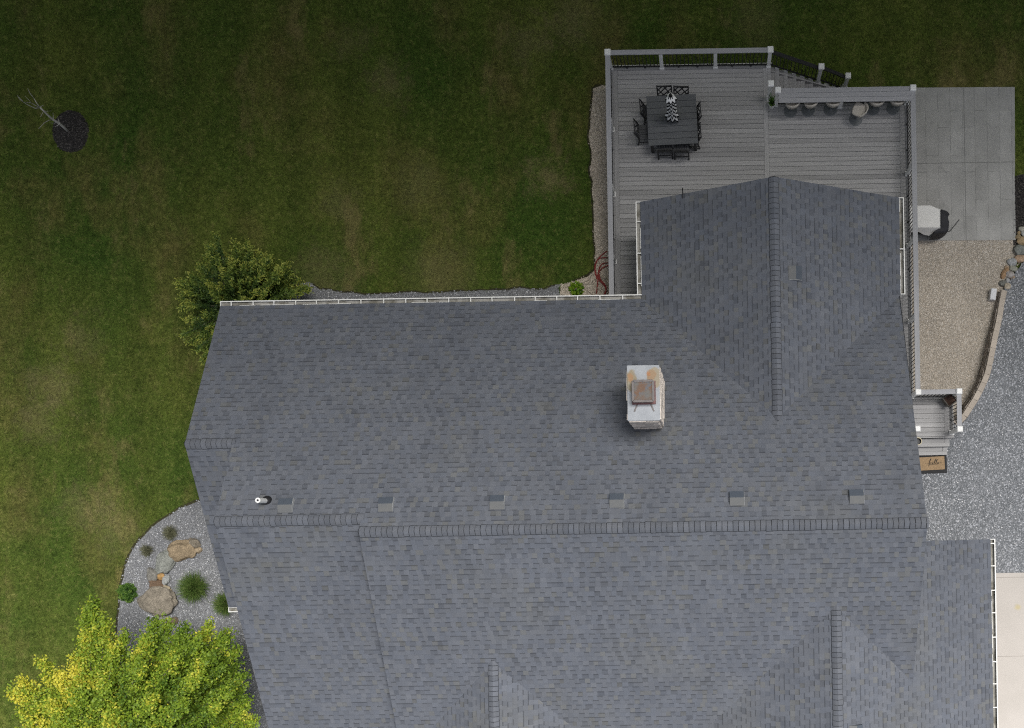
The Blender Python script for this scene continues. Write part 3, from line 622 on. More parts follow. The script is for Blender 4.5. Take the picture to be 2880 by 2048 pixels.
# chimney
def chimney():
    zt = 8.0; c = [P(u, v, zt) for u, v in ((1762, 1031), (1849, 1027), (1858, 1180), (1770, 1183))]
    x0 = (c[0].x + c[3].x) / 2; x1 = (c[1].x + c[2].x) / 2; y1 = (c[0].y + c[1].y) / 2; y0 = (c[2].y + c[3].y) / 2; cx, cy = (x0 + x1) / 2, (y0 + y1) / 2
    body = MB(); z = 4.9; body.box((cx, cy, (4.8 + zt - .04) / 2), (x1 - x0 - 0.12, y1 - y0 - 0.12, zt - 0.04 - 4.8), tint=0.12)
    while z < zt - 0.05:
        h = random.uniform(0.06, 0.13); h = min(h, zt - 0.05 - z)
        if h < 0.02: break
        for side in range(4):
            horiz = side in (0, 2); lo, hi = (x0, x1) if horiz else (y0, y1); s = lo + 0.015
            while s < hi - 0.02:
                l = min(random.uniform(0.14, 0.42), hi - 0.015 - s); out = random.uniform(0.0, 0.035); t = random.uniform(0.35, 1.0)
                yy = {0: y0 + 0.03 - out, 2: y1 - 0.03 + out, 1: x1 - 0.03 + out, 3: x0 + 0.03 - out}[side]
                if horiz: body.box((s + l / 2, yy, z + h / 2), (l - 0.006, 0.08, h - 0.006), tint=t)
                else: body.box((yy, s + l / 2, z + h / 2), (0.08, l - 0.006, h - 0.006), tint=t)
                s += l
        z += h
    ch = body.build("chimney", simple("ledge_stone", (0.62, 0.57, 0.52), (0.40, 0.355, 0.31), 7.0, 0.9, tint=0.35, bump=0.6, bscale=25), house, house_o)
    g = G("chase_cover"); o = g.obj(); col = g.mix(g.ramp(g.noise(o, 4.0, 5.0), 0.35, 0.65), (0.36, 0.38, 0.405), (0.30, 0.32, 0.345))
    def blob(u, v, r, rg, colr, am=1.0):
        nonlocal col
        q = P(u, v, zt); d = g.n("ShaderNodeVectorMath", {"operation": 'DISTANCE'}); g.set(d.inputs[0], g.scaled(o, (1, r, 1), (0, q.y * (1 - r), 0))); d.inputs[1].default_value = (q.x, q.y, zt + 0.004)
        f = g.ramp(g.math('ADD', d.outputs["Value"], g.math('MULTIPLY', g.math('SUBTRACT', g.noise(o, 9.0, 3.0), 0.5), 0.10)), rg - 0.03, rg, 1.0, 0.0)
        col = g.mix(g.math('MULTIPLY', f, am), col, colr)
    blob(1776, 1072, 0.45, 0.14, (0.27, 0.22, 0.14)); blob(1773, 1062, 0.6, 0.08, (0.33, 0.19, 0.09)); blob(1768, 1085, 0.4, 0.05, (0.36, 0.33, 0.24), 0.7)
    blob(1842, 1062, 0.75, 0.20, (0.31, 0.265, 0.19), 1.0); blob(1832, 1054, 0.9, 0.13, (0.31, 0.205, 0.115)); blob(1824, 1051, 0.9, 0.065, (0.36, 0.16, 0.06))
    blob(1845, 1120, 0.3, 0.03, (0.40, 0.33, 0.30), 0.6)
    cap = MB(); cap.box((cx, cy, zt - 0.03), (x1 - x0 + 0.03, y1 - y0 + 0.03, 0.06)); cap.build("chimney_cap", g.done(col, 0.5, 0.4), ch, house_o, bevel=0.006)
    st = simple("flue_steel", (0.12, 0.11, 0.11), (0.18, 0.16, 0.155), 6.0, 0.5, metal=0.2); red = simple("rusty_red_steel", (0.19, 0.085, 0.085), (0.24, 0.13, 0.125), 6.0, 0.6)
    f0 = P(1811, 1105, zt); fx, fy = f0.x + 0.0, f0.y
    fl = MB(); fl.box((fx, fy, zt + 0.04), (0.58, 0.58, 0.08), mi=1, taper=0.97); fl.box((fx, fy, zt + 0.16), (0.44, 0.44, 0.24), mi=0)
    for sx, sy in ((-1, -1), (1, -1)): fl.bar((fx + sx * 0.17, fy - 0.29, zt + 0.012), (fx + sx * 0.24, fy - 0.46, zt + 0.008), 0.035, 0.012, mi=0)
    fo = fl.build("flue", [st, red], ch, house_o, bevel=0.004)
    l = MB(); zl = zt + 0.30
    for a, b in (((-1, -1), (1, -1)), ((1, -1), (1, 1)), ((1, 1), (-1, 1)), ((-1, 1), (-1, -1))):
        l.bar((fx + a[0] * .245, fy + a[1] * .245, zl), (fx + b[0] * .245, fy + b[1] * .245, zl), 0.06, 0.05)
    l.build("flue_rim", st, ch, house_o, bevel=0.008)
    g = G("rusted_lid"); o = g.scaled(g.obj(), (1, 1, 1)); n = g.noise(o, 4.5, 4.0, 0.6); col = g.mix(g.ramp(n, 0.40, 0.58), (0.13, 0.125, 0.115), (0.145, 0.078, 0.045)); col = g.mix(g.ramp(g.noise(o, 8.0, 3.0), 0.56, 0.66), col, (0.11, 0.115, 0.13))
    l = MB(); l.box((fx, fy, zl - 0.006), (0.435, 0.435, 0.02)); l.build("flue_lid", g.done(col, 0.55, 0.4), ch, house_o)
chimney()

# ---------------------------------------------------------------- the deck
deck = empty("deck", (0, 0, 0), 0, "raised grey timber deck with white posts, black balusters, a bar top and stair", "deck")
Z0 = Vector((0, 0, 0))
XDIV = P(2156, 400, DK).x; YWALL = YE - 0.5
def board_rows(name, x0, x1, y_top, y_bot, mat='boardx', z=DK, pitch=0.143):
    mb = MB(); y = y_top
    while y > y_bot + 0.02:
        b = max(y - pitch, y_bot); mb.box(((x0 + x1) / 2, (y + b) / 2, z - 0.0125), (x1 - x0, y - b - 0.010, 0.025), tint=random.choice((0.2, 0.35, 0.5, 0.6, 0.75, 0.85)) + random.uniform(-.08, .08)); y = b
    return mb.build(name, M[mat], deck)
board_rows("floor", XL + 0.20, XDIV - 0.075, YN - 0.07, YWALL)
board_rows("floor", XDIV + 0.075, XR - 0.22, YB - 0.05, YWALL)
board_rows("floor", XWE - 0.42, XR - 0.22, YWALL, YP0 - 0.1)
board_rows("floor", XE - 0.36, XP - 0.21, YP0 - 0.1, YP1 - 0.16)
def bd(x0, x1, y0, y1, t=0.5, z=DK, name="border_board", mat='boardy'): MB().box(((x0 + x1) / 2, (y0 + y1) / 2, z - 0.0125), (x1 - x0, y1 - y0, 0.025), tint=t).build(name, M[mat], deck)
bd(XL + 0.055, XL + 0.195, YWALL, YN - 0.07, 0.35); bd(XDIV - 0.07, XDIV + 0.07, YWALL, YN - 0.07, 0.75); bd(XR - 0.215, XR - 0.055, YP0 - 0.1, YB - 0.05, 0.4); bd(XP - 0.205, XP - 0.05, YP1 - 0.16, YP0 - 0.1, 0.4)
bd(XDIV + 0.076, XS + 0.07, YB - 0.04, YN - 0.07, 0.6)
ebd = lambda *q: bd(*q, DK, "edge_board", 'boardx')
ebd(XL - 0.05, XS + 0.05, YN - 0.065, YN + 0.07, 0.2); ebd(XS + 0.08, XR + 0.05, YB - 0.045, YB + 0.07, 0.3); ebd(XL - 0.07, XL + 0.05, YWALL, YN - 0.07, 0.1); ebd(XR - 0.05, XR + 0.07, YP0 - 0.1, YB - 0.05, 0.1); ebd(XP - 0.045, XP + 0.07, YP1 - 0.16, YP0 + 0.07, 0.1); ebd(XR + 0.075, XP - 0.05, YP0 - 0.095, YP0 + 0.07, 0.3)
mb = MB()   # framing and skirt below the boards
mb.prism([(XL, YWALL), (XR, YWALL), (XR, YB), (XS, YB), (XS, YN), (XL, YN)], 0.0, DK - 0.03); mb.prism([(XWE - 0.40, YP0), (XR, YP0), (XR, YWALL - .005), (XWE - 0.40, YWALL - .005)], 0.0, DK - 0.03); mb.prism([(XE - .34, YP1 - .1), (XP, YP1 - .1), (XP, YP0 - .005), (XE - .34, YP0 - .005)], 0.0, DK - 0.03)
mb.build("framing", M['under'], deck)
mb = MB(); mb.box(((XL + XS) / 2, YN + 0.085, DK - 0.13), (XS - XL + 0.2, 0.025, 0.25)); mb.box(((XS + XR) / 2 + .05, YB + 0.085, DK - 0.13), (XR - XS, 0.025, 0.25)); mb.box((XL - 0.085, (YWALL + YN) / 2, DK - 0.13), (0.025, YN - YWALL, 0.25))
mb.build("fascia", M['white'], deck)

def post(x, y, ztop, cap=True, zb=DK, wd=0.108):
    mb = MB(); mb.box((x, y, (zb - 0.02 + ztop - 0.05) / 2), (wd, wd, ztop - 0.05 - zb + 0.02)); mb.box((x, y, zb + 0.03), (wd + 0.045, wd + 0.045, 0.06))
    o = mb.build("post", M['white'], deck, bevel=0.006)
    if cap:
        c = MB(); c.box((x, y, ztop - 0.02), (0.185, 0.185, 0.06)); c.box((x, y, ztop + 0.025), (0.185, 0.185, 0.03), taper=0.8); c.build("post_cap", M['white'], o, bevel=0.012)
    return o
cap_cnt = [0]; BAL_MAX = 97; loose = MB()
def balusters(panel, A, B, zA, zB, h, n, own=True):
    A, B = Vector((A[0], A[1], zA)), Vector((B[0], B[1], zB)); me = None
    for i in range(n):
        p = A.lerp(B, (i + 0.5) / n)
        if own and cap_cnt[0] < BAL_MAX:
            if me is None:
                o = MB().tube([(0, 0, 0.08), (0, 0, h)], 0.0125, 6).build("baluster", M['black'], panel); me = o.data; o.location = p
            else: o = bpy.data.objects.new("baluster", me); C.objects.link(o); o.parent = panel; o.location = p
            cap_cnt[0] += 1
        else: loose.tube([p + Vector((0, 0, .08)), p + Vector((0, 0, h))], 0.0125, 5)
def panel(A, B, zA=DK, zB=DK, h=0.93, own=True, topw=0.05, pitch=0.118, feet=True):
    d = Vector((B[0] - A[0], B[1] - A[1])); L = d.length; d.normalize(); a = (A[0] + d.x * .06, A[1] + d.y * .06); b = (B[0] - d.x * .06, B[1] - d.y * .06); mb = MB()
    mb.bar((*a, zA + 0.095), (*b, zB + 0.095), 0.034, 0.035)
    if feet:
        for t in (0.3, 0.68): p = Vector((*a, zA)).lerp(Vector((*b, zB)), t); mb.box(p + Vector((0, 0, 0.04)), (0.045, 0.045, 0.08))
    o = mb.build("railing_panel", M['black'], deck); MB().bar((*a, zA + h), (*b, zB + h), topw, 0.04).build("top_rail", M["black"], o); balusters(o, a, b, zA, zB, h, max(2, int(L / pitch)), own); return o
def capboard(A, B, z=RZ, wd=0.145, mat='railx', t=0.5):
    return MB().bar((*A, z - 0.02), (*B, z - 0.02), wd, 0.035, tint=t).build("rail_cap", M[mat], deck, bevel=0.004)
# north rail
xs = [XL, P(1859, 160, 2.2).x, P(2012, 160, 2.2).x, XS]
for i, x in enumerate(xs): post(x, YN, RZ + 0.03 if i in (0, 3) else RZ - 0.02, i in (0, 3))
for a, b in zip(xs, xs[1:]): panel((a, YN), (b, YN))
capboard((XL + 0.09, YN), (XS - 0.09, YN))
# stair rail: black, sloping
YST = YN; zon = lambda u, v: H - YST * F / (-(u - U0) * math.sin(TH) + (V0 - v) * math.cos(TH))
st = []
for u, v in ((2310, 188), (2385, 214)): z = zon(u, v); st.append((P(u, v, z).x, z))
slp = (st[1][1] - st[0][1]) / (st[1][0] - st[0][0]); NT = 8; RUN = 0.285; RISE = DK / NT
for x, z in st: post(x, YST, z + 0.03, True, max(0.04, z - 1.05))
pts = [(XS, RZ - 0.06)] + st
for (xa, za), (xb, zb) in zip(pts, pts[1:]):
    panel((xa, YST), (xb, YST), za - 0.98, zb - 0.98, 0.90, True, 0.11, 0.122, False)
treads = MB(); stair = MB(); stair.prism([(XS, 0), (XS + 0.04, 0), (XS + 0.04, 1), (XS, 1)], 0.0, 0.01)
stm = MB()
for yy in (YST - 0.11, YB + 0.13): stm.bar((XS + 0.02, yy, DK - 0.20), (XS + RUN * NT, yy, 0.06), 0.04, 0.22)
stair_o = stm.build("staircase", M['boardx'], deck)
for i in range(1, NT):
    z = DK - RISE * i; x0 = XS + RUN * (i - 1) + 0.06; t = MB(); ya, yb = YB + 0.10, YST + 0.05
    for k in (0, 1): t.box((x0 + 0.07 + k * 0.143, (ya + yb) / 2, z - 0.0125), (0.137, yb - ya, 0.025), tint=random.uniform(.3, .7))
    t.build("tread", M['boardy'], stair_o); t = MB().box((x0 - 0.012, (ya + yb) / 2, z + RISE / 2 - 0.02), (0.018, yb - ya, RISE - 0.05)); t.build("riser", M['white'] if False else M['boardy'], stair_o)
# stair foot: white brackets seen between the balusters
for i in range(9):
    f = (i + 0.6) / 9; x = XS + 0.12 + (st[1][0] - XS) * f * 0.97; z = DK - 0.02 + slp * (x - XS) + 0.03
    MB().box((x, YST + 0.02, max(0.06, z + 0.02)), (0.13, 0.06, 0.035), tint=.5).build("tread_bracket", M['white'], stair_o)
# bar rail and counter
post(XS, P(2168, 236, RZ).y, RZ + 0.03); xb0 = P(2188, 253, RZ).x; post(xb0, YB, RZ + 0.03); post(P(2363, 280, 1.7).x, YB - 0.08, RZ - 0.06, False)
mid_y = P(2168, 236, RZ).y
post(XR, YB, RZ + 0.03)
bar = MB()
for k, t in enumerate((0.45, 0.55, 0.6)): y1 = YB + 0.06 - k * 0.146; bar.box(((xb0 + XR) / 2 + (0 if k else 0.0), y1 - 0.071, RZ - 0.018), (XR - xb0 - (0.20 if k == 0 else 0.04 if k == 1 else 0.04), 0.139, 0.036), tint=t)
bar.build("bar_top", M['railx'], deck, bevel=0.004)
panel((xb0, YB), (XR, YB), own=False)
# east rail
ey = [YB] + [P(u, v, DK).y for u, v in ((2549, 490), (2553, 692), (2556, 905))] + [YP0]
for y in ey[1:-1]: post(XR, y, RZ - 0.02, False)
capboard((XR, YB - 0.09), (XR, YP0 + 0.09), mat='raily', wd=0.150)
# west rail
wy = [YN] + [P(1720, v, DK).y for v in (366, 548, 738)] + [YWALL]
for y in wy[1:-1]: post(XL + 0.01, y, RZ - 0.02, False)
for a, b in zip(wy, wy[1:]): panel((XL, a), (XL, b), own=False)
capboard((XL, YN - 0.09), (XL, YWALL), mat='raily', wd=0.150)
# porch rails and posts
post(XR + 0.0, YP0, RZ + 0.03); post(XP, YP0, RZ + 0.03); post(XP, YP1, RZ + 0.03); post(P(2580, 1207, RZ).x, YP1 + 0.03, RZ + 0.03)
panel((XR, YP0), (XP, YP0)); panel((XP, YP0), (XP, YP1)); capboard((XR + .09, YP0), (XP - .09, YP0)); capboard((XP, YP0 - .09), (XP, YP1 + .09), mat='raily')
for a, b in zip(ey, ey[1:]): panel((XR, a), (XR, b))
lo_ = loose.build("balusters", M['black'], deck); lo_["kind"] = "stuff"
# porch steps
steps = MB().box(((XE - .3 + XP) / 2, YP1 - 0.38, 1.115), (XP - XE + .1, 0.42, 0.15)).build("porch_steps", M['under'], deck)
for i in (1, 2):
    z = DK - 0.185 * i; t = MB(); ya = YP1 - 0.155 - 0.25 * (i - 1); x0, x1 = XE - 0.3, XP + 0.01 - 0.03 * i
    t.box(((x0 + x1 - .15) / 2, ya - 0.072, z - 0.0125), (x1 - x0 - .15, 0.138, 0.025), tint=.35); t.box(((x0 + x1) / 2, ya - 0.200, z - 0.0125), (x1 - x0, 0.112, 0.026), tint=.6); t.box((x1 - .07, ya - 0.072, z - 0.0128), (0.138, 0.138, 0.025), tint=.5); t.box(((x0 + x1) / 2, ya - 0.243, z - 0.11), (x1 - x0 - .05, 0.02, 0.16), tint=.2)
    t.build("tread", M['boardx'], steps)

# ---------------------------------------------------------------- dining table, chairs, umbrella
tc = P(1890.5, 337, DK + 0.74); trz = R(2.0)
tab = empty("dining_table", (tc.x, tc.y, DK), trz, "square charcoal slatted dining table on the deck under a folded striped umbrella", "table")
mb = MB(); TW = 1.50; nb = 8
for i in range(nb): y = -TW / 2 + (i + 0.5) * TW / nb; mb.box((0, y, 0.725), (TW, TW / nb - 0.010, 0.03), tint=random.uniform(.25, .8))
mb.build("tabletop", M['table'], tab, bevel=0.003)
mb = MB()
for s in (-1, 1): mb.box((0, s * 0.66, 0.65), (1.36, 0.04, 0.10)); mb.box((s * 0.66, 0, 0.65), (0.04, 1.28, 0.10))
mb.box((0, 0, 0.69), (1.44, 1.44, 0.03)); mb.build("apron", M['chair'], tab)
for sx in (-1, 1):
    for sy in (-1, 1): MB().box((sx * 0.66, sy * 0.66, 0.30), (0.085, 0.085, 0.60)).build("leg", M['chair'], tab)

def make_chair():
    r = empty("dining_chair")
    s = MB()                                        # faces +y, back at y = -0.22
    for k in range(6): s.box((-0.19 + k * 0.076, 0.0, 0.43), (0.062, 0.42, 0.025), tint=random.uniform(.3, .7))
    s.box((0, 0.20, 0.40), (0.44, 0.03, 0.06)); s.box((0, -0.20, 0.40), (0.44, 0.03, 0.06)); s.build("seat", M['chairseat'], r)
    b = MB(); lean = 0.115
    def bp(x, z): return (x, -0.215 - lean * max(0, z - 0.43) / 0.47 * (0.6 + 0.4 * max(0, z - 0.43) / 0.47), z)
    zl, zh = 0.50, 0.90
    b.bar(bp(-0.225, zh), bp(0.225, zh), 0.032, 0.055); b.bar(bp(-0.21, zl), bp(0.21, zl), 0.026, 0.04)
    for (xa, za), (xb, zb) in (((-.21, .51), (.02, .89)), ((.02, .51), (.21, .82)), ((-.21, .80), (.05, .51)), ((-.09, .89), (.21, .56)), ((-.21, .64), (-.05, .51)), ((.07, .89), (.21, .73))):
        b.bar(bp(xa, za), bp(xb, zb), 0.022, 0.030)
    b.build("backrest", M['chair'], r)
    for sx in (-1, 1):
        MB().tube([(sx * 0.215, 0.19, 0.0), (sx * 0.215, 0.19, 0.43)], 0.022, 4).build("leg", M['chair'], r)
        MB().tube([(sx * 0.215, -0.285, 0.0), (sx * 0.215, -0.215, 0.42), bp(sx * 0.215, 0.62), bp(sx * 0.215, 0.93)], 0.024, 4).build("leg", M['chair'], r)
    t = MB(); t.bar((-.215, .19, .2), (-.215, -.25, .2), .02, .03); t.bar((.215, .19, .2), (.215, -.25, .2), .02, .03); t.bar((-.21, -.25, .2), (.21, -.25, .2), .02, .03); t.build("stretcher", M['chair'], r)
    return r
M['chairseat'] = simple("charcoal_poly_slats", (0.05, 0.053, 0.058), (0.07, 0.072, 0.076), 5.0, 0.5, tint=0.15)
proto = make_chair()
def chair_at(u, v, z, rz, label, first=[True]):
    global proto
    p = P(u, v, z); o = proto if first[0] else dup(proto); first[0] = False
    # (u, v, z) is the middle of the back's foot line
    off = Matrix.Rotation(rz, 3, 'Z') @ Vector((0, 0.285, 0)); o.location = (p.x + off.x, p.y + off.y, DK); o.rotation_euler = (0, 0, rz)
    tag(o, label, "chair", "black lattice-back chairs around the dining table")
chs = [(1868, 243, DK + .91, R(181), 'N', "black lattice-back chair on the north side, left of the umbrella tip"), (1914, 244, DK + .91, R(178), 'N', "black lattice-back chair on the north side, right of the umbrella tip"),
       (1810, 334, DK, R(-86), 'W', "upper of the two black chairs on the west side of the table"), (1794, 389, DK, R(-88), 'W', "black chair west of the table pulled out to show its slatted seat"),
       (1967, 343, DK, R(94), 'E', "upper of the two black chairs on the east side of the table"), (1967, 399, DK, R(93), 'E', "lower black chair on the east side of the table"),
       (1872, 448, DK, R(2), 'S', "left black chair tucked under the south edge of the table"), (1918, 450, DK, R(-2), 'S', "right black chair tucked under the south edge of the table")]
for u, v, z, rz, side, lab in chs:
    if side == 'N':      # measured at the top rail: drop to the foot line
        p = P(u, v, z); y = p.y - 0.04; x = p.x; o = proto if chs[0][5] == lab else dup(proto); o.location = (x, y - 0.285, DK); o.rotation_euler = (0, 0, rz); tag(o, lab, "chair", "black lattice-back chairs around the dining table")
        chair_at.__defaults__[0][0] = False
    else: chair_at(u, v, z, rz, lab)

def umbrella():
    r = empty("patio_umbrella", (tc.x + 0.015, tc.y + 0.03, DK), 0, "folded black and white striped patio umbrella standing through the dining table", "umbrella")
    MB().tube([(0, 0, 0.02), (0, 0, 2.45)], 0.022, 10).build("pole", M['black'], r); MB().lathe([(0.25, 0), (0.25, 0.05), (0.06, 0.09), (0.03, 0.25)], n=20).build("base", M['black'], r)
    g = G("striped_canvas"); sp = g.n("ShaderNodeSeparateXYZ", i0=g.obj()); t = g.attr()
    f = g.math('FRACT', g.math('ADD', g.math('MULTIPLY', sp.outputs[2], 4.3), g.math('ADD', t, g.math('MULTIPLY', g.noise(g.obj(), 7.0, 2.0), 0.3)))); k = g.ramp(f, 0.46, 0.52)
    mat = g.done(g.mix(k, (0.012, 0.012, 0.014), (0.85, 0.85, 0.84)), 0.85, 0.1)
    c = MB(); n = 32; rows_ = [(0.86, 0.17), (0.92, 0.185), (1.06, 0.165), (1.22, 0.13), (1.36, 0.112), (1.55, 0.125), (1.74, 0.115), (1.90, 0.125), (2.0, 0.115), (2.10, 0.15), (2.16, 0.17), (2.24, 0.115), (2.34, 0.06), (2.40, 0.015)]
    vs = []; fs = []; ts = []
    for z, rr in rows_:
        for j in range(n):
            a = 2 * math.pi * j / n; fold = math.cos(8 * a); k = rr * (1 + (0.20 if z < 1.9 else 0.07) * fold + 0.12 * math.sin(3 * a + z * 4)); dz = 0.055 * (1 - fold) * (1.0 if z < 1.0 else 0.35)
            vs.append((k * math.cos(a), k * math.sin(a), z + dz - 0.05)); ts.append(0.22 * fold)
    for i in range(len(rows_) - 1):
        for j in range(n): fs.append((i * n + j, i * n + (j + 1) % n, (i + 1) * n + (j + 1) % n, (i + 1) * n + j))
    fs.append(tuple((len(rows_) - 1) * n + j for j in range(n))); c.add(vs, fs); c.t = ts; cn = c.build("canopy", mat, r, smooth=True)
    so_ = cn.modifiers.new("cloth", 'SOLIDIFY'); so_.thickness = 0.006
    MB().lathe([(0.03, 2.36), (0.035, 2.40), (0.02, 2.46), (0.006, 2.50)], n=12).build("finial", M['black'], r)
    MB().lathe([(0.125, 1.30), (0.13, 1.32), (0.13, 1.35), (0.125, 1.37)], n=16, top=False, bot=False).build("tie_strap", M['white'], r)
umbrella()

# ---------------------------------------------------------------- bar stools
M['tan'] = simple("tan_leather", (0.50, 0.465, 0.41), (0.43, 0.40, 0.35), 6.0, 0.55, 0.35)
M['disk'] = simple("grey_steel_disk", (0.12, 0.13, 0.135), (0.14, 0.15, 0.155), 5.0, 0.4, 0.5)
def make_stool():
    r = empty("bar_stool")
    MB().lathe([(0.20, 0.0), (0.205, 0.012), (0.19, 0.022), (0.05, 0.032), (0.03, 0.06)], n=28).build("base", M['disk'], r, smooth=False); MB().tube([(0, 0, 0.04), (0, 0, 0.66)], 0.026, 12).build("pole", M['disk'], r)
    s = MB(); nseg = 28; ring_ = lambda k, z: [(k * 0.21 * math.copysign(abs(math.cos(a)) ** 0.55, math.cos(a)), k * 0.20 * math.copysign(abs(math.sin(a)) ** 0.55, math.sin(a)), z) for a in (2 * math.pi * i / nseg for i in range(nseg))]
    vs = []; fs = []
    for k, z in ((0.8, 0.64), (0.97, 0.66), (1.0, 0.70), (0.96, 0.73), (0.8, 0.742)): vs += ring_(k, z)
    for i in range(4):
        for j in range(nseg): fs.append((i * nseg + j, i * nseg + (j + 1) % nseg, (i + 1) * nseg + (j + 1) % nseg, (i + 1) * nseg + j))
    fs += [tuple(range(nseg - 1, -1, -1)), tuple(4 * nseg + j for j in range(nseg))]; s.add(vs, fs); s.build("seat", M['tan'], r, smooth=True)
    b = MB(); vs = []; n = 13                                          # low curved back at local -y
    for i in range(n):
        a = R(200) + R(140) * i / (n - 1); t = abs(i / (n - 1) - 0.5) * 2; hh = 0.90 - 0.10 * t ** 2
        for rr, z in ((0.205, 0.68), (0.235, 0.68), (0.262, hh), (0.222, hh + 0.012)): vs.append((rr * 0.98 * math.cos(a), rr * math.sin(a) * 0.98, z))
    fs = [(i * 4 + j, i * 4 + (j + 1) % 4, (i + 1) * 4 + (j + 1) % 4, (i + 1) * 4 + j) for i in range(n - 1) for j in range(4)] + [(0, 1, 2, 3), tuple((n - 1) * 4 + j for j in (3, 2, 1, 0))]
    b.add(vs, fs); b.build("backrest", M['tan'], r, smooth=True)
    MB().tube([(0.14 * math.cos(a), 0.14 * math.sin(a) + 0.06, 0.28) for a in (R(20 + 14 * i) for i in range(11))], 0.012, 6).build("footrest", M['disk'], r)
    return r
sproto = make_stool()
for i, (u, v, rz, lab) in enumerate(((2223, 313, 18, "tan bar stool nearest the potted plant, turned a little towards it"), (2273, 311, 22, "tan bar stool second from the potted plant, angled like its neighbour"), (2335, 309, 4, "tan bar stool third from the potted plant, square to the bar"),
        (2407, 336, 68, "tan bar stool pulled out from the bar and turned sideways"), (2455, 307, 3, "tan bar stool between the pulled-out stool and the corner stool"), (2512, 305, 4, "tan bar stool in the corner beside the east railing"))):
    o = sproto if i == 0 else dup(sproto); p = P(u, v, DK); o.location = p; o.rotation_euler = (0, 0, R(rz)); tag(o, lab, "stool", "tan bar stools under the bar counter")

# ---------------------------------------------------------------- leaves, blades and plants
def leaves(name, pts, size, tint, mat, parent=None, up=0.6, org=None, aspect=0.55, outward=None, wild=1.0):
    n = len(pts); P_ = np.asarray(pts, float)
    if org is not None: P_ = P_ - np.array(org)
    d = rng.normal(size=(n, 3)) * wild
    if outward is not None: d += outward
    d /= np.linalg.norm(d, axis=1, keepdims=True) + 1e-9
    nr = rng.normal(size=(n, 3)); nr[:, 2] = np.abs(nr[:, 2]) + up * 3; s = np.cross(d, nr); s /= np.linalg.norm(s, axis=1, keepdims=True) + 1e-9
    nn = np.cross(s, d); sz = np.asarray(size)[:, None] if np.ndim(size) else np.full((n, 1), size)
    a = P_ - d * sz * 0.5; b = P_ + s * sz * aspect * 0.5 + nn * sz * 0.10; c = P_ + d * sz * 0.5 - nn * sz * 0.06; e = P_ - s * sz * aspect * 0.5 + nn * sz * 0.10
    V = np.stack([a, b, c, e], 1).reshape(-1, 3); Fc = np.arange(4 * n).reshape(n, 4)
    return np_mesh(name, V, Fc, np.repeat(np.clip(tint, 0, 1), 4), mat, parent)

